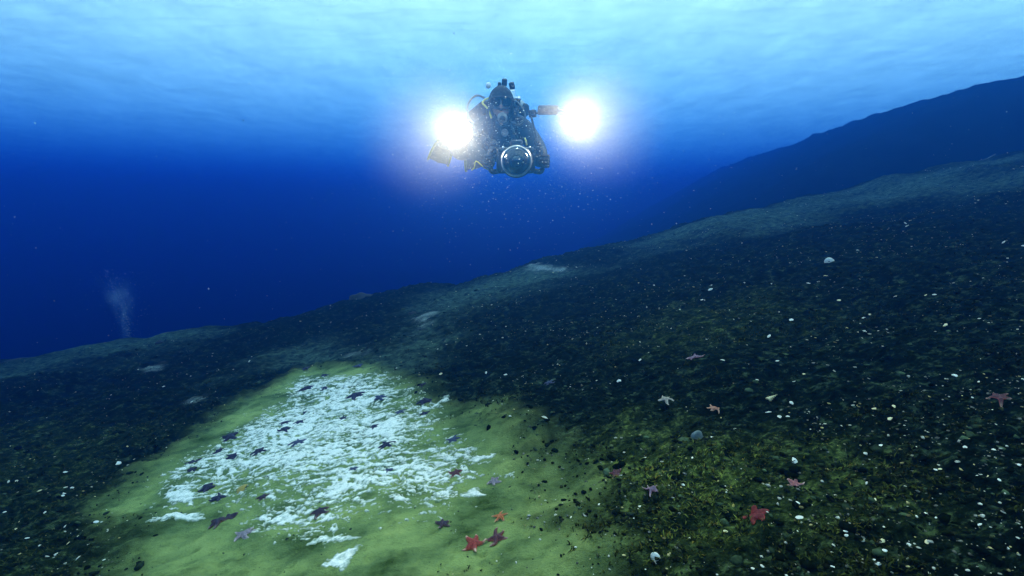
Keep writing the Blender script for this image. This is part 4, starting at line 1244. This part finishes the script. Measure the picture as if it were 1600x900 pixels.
# loose yellow lanyard under the housing
bm = tube([C3(-.17, -.06, -.2), Pt(757, 262, 3.4), Pt(744, 252, 3.4), Pt(741, 262, 3.4), Pt(737, 266, 3.42)], .004, 6)
RG.part('lanyard', bm, YEL)
RG.part('cable', tube([hr, Pt(846, 238, 3.4), Pt(842, 244, 3.38), Pt(836, 243, 3.36)], .004, 6), RUB)

# ------------------------------------------------------------------ bubble, drifting specks, gas plume
BUB = simple_mat('bubble_silver', (0.85, 0.9, 0.92), 0.25, var=0.1, scale=8)
def bubble(u, v, Y, wpx, label):
    bm = bmesh.new(); bmesh.ops.create_icosphere(bm, subdivisions=3, radius=.5 * wpx / 800 * Y)
    for q in bm.verts:
        f = 1 + .12 * mnoise.noise(q.co.normalized() * 1.6 + Vector((u, 0, 0)))
        q.co = Vector((q.co.x * f * .9, q.co.y * f, q.co.z * f * (1.15 if q.co.z > 0 else .95)))
    o = obj_bm('bubble', bm, BUB); o.location = Pt(u, v, Y); tag(o, label, 'bubble')
bubble(763, 134, 3.9, 9, 'round silvery bubble rising beside the tank valves')

SNOW = attr_mat('marine_snow_fleck', 0.6, 50)
sn = SNOW.node_tree
trn = sn.nodes.new('ShaderNodeBsdfTranslucent'); mxs = sn.nodes.new('ShaderNodeMixShader'); mxs.inputs[0].default_value = 0.6
sn.links.new(sn.nodes['Principled BSDF'].inputs['Base Color'].links[0].from_socket, trn.inputs['Color'])
sn.links.new(sn.nodes['Principled BSDF'].outputs[0], mxs.inputs[1]); sn.links.new(trn.outputs[0], mxs.inputs[2])
sn.links.new(mxs.outputs[0], sn.nodes['Material Output'].inputs['Surface'])
def specks(name, P, size, tint, mat=SNOW):
    n = len(P); Vb, Fb = ICO0
    nv = len(Vb)
    V = (Vb[None] * (size[:, None, None] * (0.6 + 0.8 * rng.random((n, 1, 3)))) * (0.8 + .4 * rng.random((n, nv, 1))) + P[:, None]).reshape(-1, 3)
    Fc = (Fb[None] + (np.arange(n) * nv)[:, None, None]).reshape(-1, 3)
    o = obj_np(name, V, Fc, mat, smooth=False)
    at = o.data.color_attributes.new('tint', 'FLOAT_COLOR', 'POINT')
    c = np.ones((n, nv, 4), dtype=np.float32); c[..., :3] = np.asarray(tint).reshape(-1, 1, 3)
    at.data.foreach_set('color', c.ravel())
    return tag(o, kind='stuff')
ICO0 = (np.array([[1, 0, 0], [-1, 0, 0], [0, 1, 0], [0, -1, 0], [0, 0, 1], [0, 0, -1]], dtype=float),
        np.array([[0, 2, 4], [2, 1, 4], [1, 3, 4], [3, 0, 4], [2, 0, 5], [1, 2, 5], [3, 1, 5], [0, 3, 5]]))
n = 2600
yy = 1.6 * (9 / 1.6) ** rng.random(n)
P = np.stack([(rng.random(n) * 2 - 1) * 1.25 * yy, yy, CAM_Z + (rng.random(n) - .45) * 1.1 * yy], -1)
P = P[P[:, 2] > ground_base(P[:, 0], P[:, 1]) + .1]
P = P[P[:, 2] < SURF_Z - .3]
sz = 0.0008 + 0.0022 * rng.random(len(P)) ** 5
specks('marine_snow', P, sz, np.array([0.75, 0.78, 0.75]) * (0.4 + .6 * rng.random((len(P), 1))))
# silt stirred up round the diver
cen = np.array(mid(SR, SL))
P = np.concatenate([cen + rng.normal(size=(5000, 3)) * np.array([.50, .35, .30]) + np.array([0, -.05, -.05]),
                    np.array(SR) + rng.normal(size=(1500, 3)) * np.array([.17, .17, .16]) + np.array([0, -.10, 0]),
                    np.array(SL) + rng.normal(size=(1500, 3)) * np.array([.17, .17, .16]) + np.array([0, -.10, 0])])
n = len(P)
specks('stirred_silt', P, 0.0005 + 0.0009 * rng.random(n) ** 3 + 0.0020 * rng.random(n) ** 10, np.array([[0.82, 0.76, 0.70]]))
# added scattering clouds, one round each strobe, shaped to give its halo
def halo_volume():
    m = bpy.data.materials.new('strobe_halo_cloud'); m.use_nodes = True
    n = m.node_tree.nodes; l = m.node_tree.links
    n.remove(n['Principled BSDF'])
    v = n.new('ShaderNodeVolumePrincipled')
    v.inputs['Color'].default_value = (0.97, 0.84, 0.66, 1)
    v.inputs['Density Attribute'].default_value = ''
    v.inputs['Absorption Color'].default_value = (1, 1, 1, 1)
    v.inputs['Anisotropy'].default_value = 0.0
    tc = n.new('ShaderNodeTexCoord')
    ln = n.new('ShaderNodeVectorMath'); ln.operation = 'LENGTH'; l.new(tc.outputs['Object'], ln.inputs[0])
    mr = n.new('ShaderNodeMapRange'); mr.interpolation_type = 'SMOOTHERSTEP'
    mr.inputs[1].default_value = 1.0; mr.inputs[2].default_value = 0.0; mr.inputs[3].default_value = 0.0; mr.inputs[4].default_value = HALO_D
    l.new(ln.outputs['Value'], mr.inputs[0]); l.new(mr.outputs[0], v.inputs['Density'])
    l.new(v.outputs[0], n['Material Output'].inputs['Volume'])
    return m
HALO_D = 0.50
HALOM = halo_volume()
for c_, s_ in ((SR + Vector((.12, -.18, -.02)), .52), (SL + Vector((-.16, -.18, -.04)), .53)):
    bm = bmesh.new(); bmesh.ops.create_icosphere(bm, subdivisions=3, radius=1.02)
    sc_o = obj_bm('strobe_halo_cloud', bm, HALOM)
    sc_o.location = c_; sc_o.scale = (s_, s_, s_)
    tag(sc_o, kind='stuff')
# rising gas plume at the crest
px_, py_, pt_ = pix_ground(196, 545)
n = 9000
s = rng.random(n) ** 1.1
hh = 1.35 * s
ang = rng.random(n) * 6.283
core = rng.random(n) < .55
rad = np.where(core, .03 + .05 * s, .06 + .42 * s) * np.abs(rng.normal(size=n))
xc = px_ + .10 * np.sin(3.1 * s + 1) - .10 * s + np.where(core, 0, .22 * s)
P = np.stack([xc + rad * np.cos(ang), py_ + rad * np.sin(ang), gz(px_, py_) + hh], -1)
P = P[rng.random(n) < .12]
specks('plume_bubbles', P, 0.0015 + 0.004 * rng.random(len(P)) ** 4, np.array([[0.8, 0.85, 0.86]]))
def plume_volume(h):
    m = bpy.data.materials.new('gas_plume_mist'); m.use_nodes = True
    n = m.node_tree.nodes; l = m.node_tree.links
    n.remove(n['Principled BSDF'])
    v = n.new('ShaderNodeVolumePrincipled')
    v.inputs['Color'].default_value = (0.72, 0.88, 0.96, 1); v.inputs['Absorption Color'].default_value = (1, 1, 1, 1)
    v.inputs['Density Attribute'].default_value = ''
    tc = n.new('ShaderNodeTexCoord')
    mp = n.new('ShaderNodeMapping'); mp.inputs['Scale'].default_value = (3.2, 3.2, 1.5); l.new(tc.outputs['Object'], mp.inputs[0])
    nz = n.new('ShaderNodeTexNoise'); nz.inputs['Scale'].default_value = 1.6; nz.inputs['Detail'].default_value = 4; nz.inputs['Distortion'].default_value = 1.2
    l.new(mp.outputs[0], nz.inputs['Vector'])
    sp = n.new('ShaderNodeSeparateXYZ'); l.new(tc.outputs['Object'], sp.inputs[0])
    def mth(op, a, b):
        q = n.new('ShaderNodeMath'); q.operation = op
        for k, w in enumerate((a, b)):
            if isinstance(w, (int, float)): q.inputs[k].default_value = w
            else: l.new(w, q.inputs[k])
        return q.outputs[0]
    def rng_(x, a, b, c, d):
        q = n.new('ShaderNodeMapRange'); q.interpolation_type = 'SMOOTHSTEP'
        for k, w in enumerate((a, b, c, d)): q.inputs[k + 1].default_value = w
        l.new(x, q.inputs[0]); return q.outputs[0]
    ax = mth('MULTIPLY', mth('SINE', mth('MULTIPLY', sp.outputs[2], 3.4), 0), 0.05)
    dx = mth('SUBTRACT', sp.outputs[0], ax)
    r2 = mth('SQRT', mth('ADD', mth('MULTIPLY', dx, dx), mth('MULTIPLY', sp.outputs[1], sp.outputs[1])), 0)
    wid = mth('ADD', mth('MULTIPLY', sp.outputs[2], 0.26), 0.07)
    rad = rng_(mth('DIVIDE', r2, wid), 0.1, 1.0, 1.0, 0.0)
    top = rng_(sp.outputs[2], h * 0.55, h, 1.0, 0.0)
    wis = rng_(nz.outputs['Fac'], 0.42, 0.68, 0.06, 1.0)
    l.new(mth('MULTIPLY', mth('MULTIPLY', mth('MULTIPLY', rad, top), wis), 2.2), v.inputs['Density'])
    l.new(v.outputs[0], n['Material Output'].inputs['Volume'])
    return m
PH = 1.25
bm = bmesh.new()
tube_mesh(bm, [(0.05 * math.sin(3.4 * z), 0, z) for z in np.linspace(0, PH, 14)], [0.08 + 0.27 * z for z in np.linspace(0, PH, 14)], 16)
pl = obj_bm('gas_plume', bm, plume_volume(PH))
pl.location = (px_, py_, gz(px_, py_) + .01)
tag(pl, kind='stuff')
# dark scraps hanging under the surface
n = 26
P = np.stack([5.5 + 3.2 * rng.random(n), 8.0 + 1.6 * rng.random(n), np.full(n, SURF_Z - .30 - .25 * rng.random(n))], -1)
specks('surface_scraps', P, 0.015 + .04 * rng.random(n) ** 2, np.array([[.02, .03, .04]]))
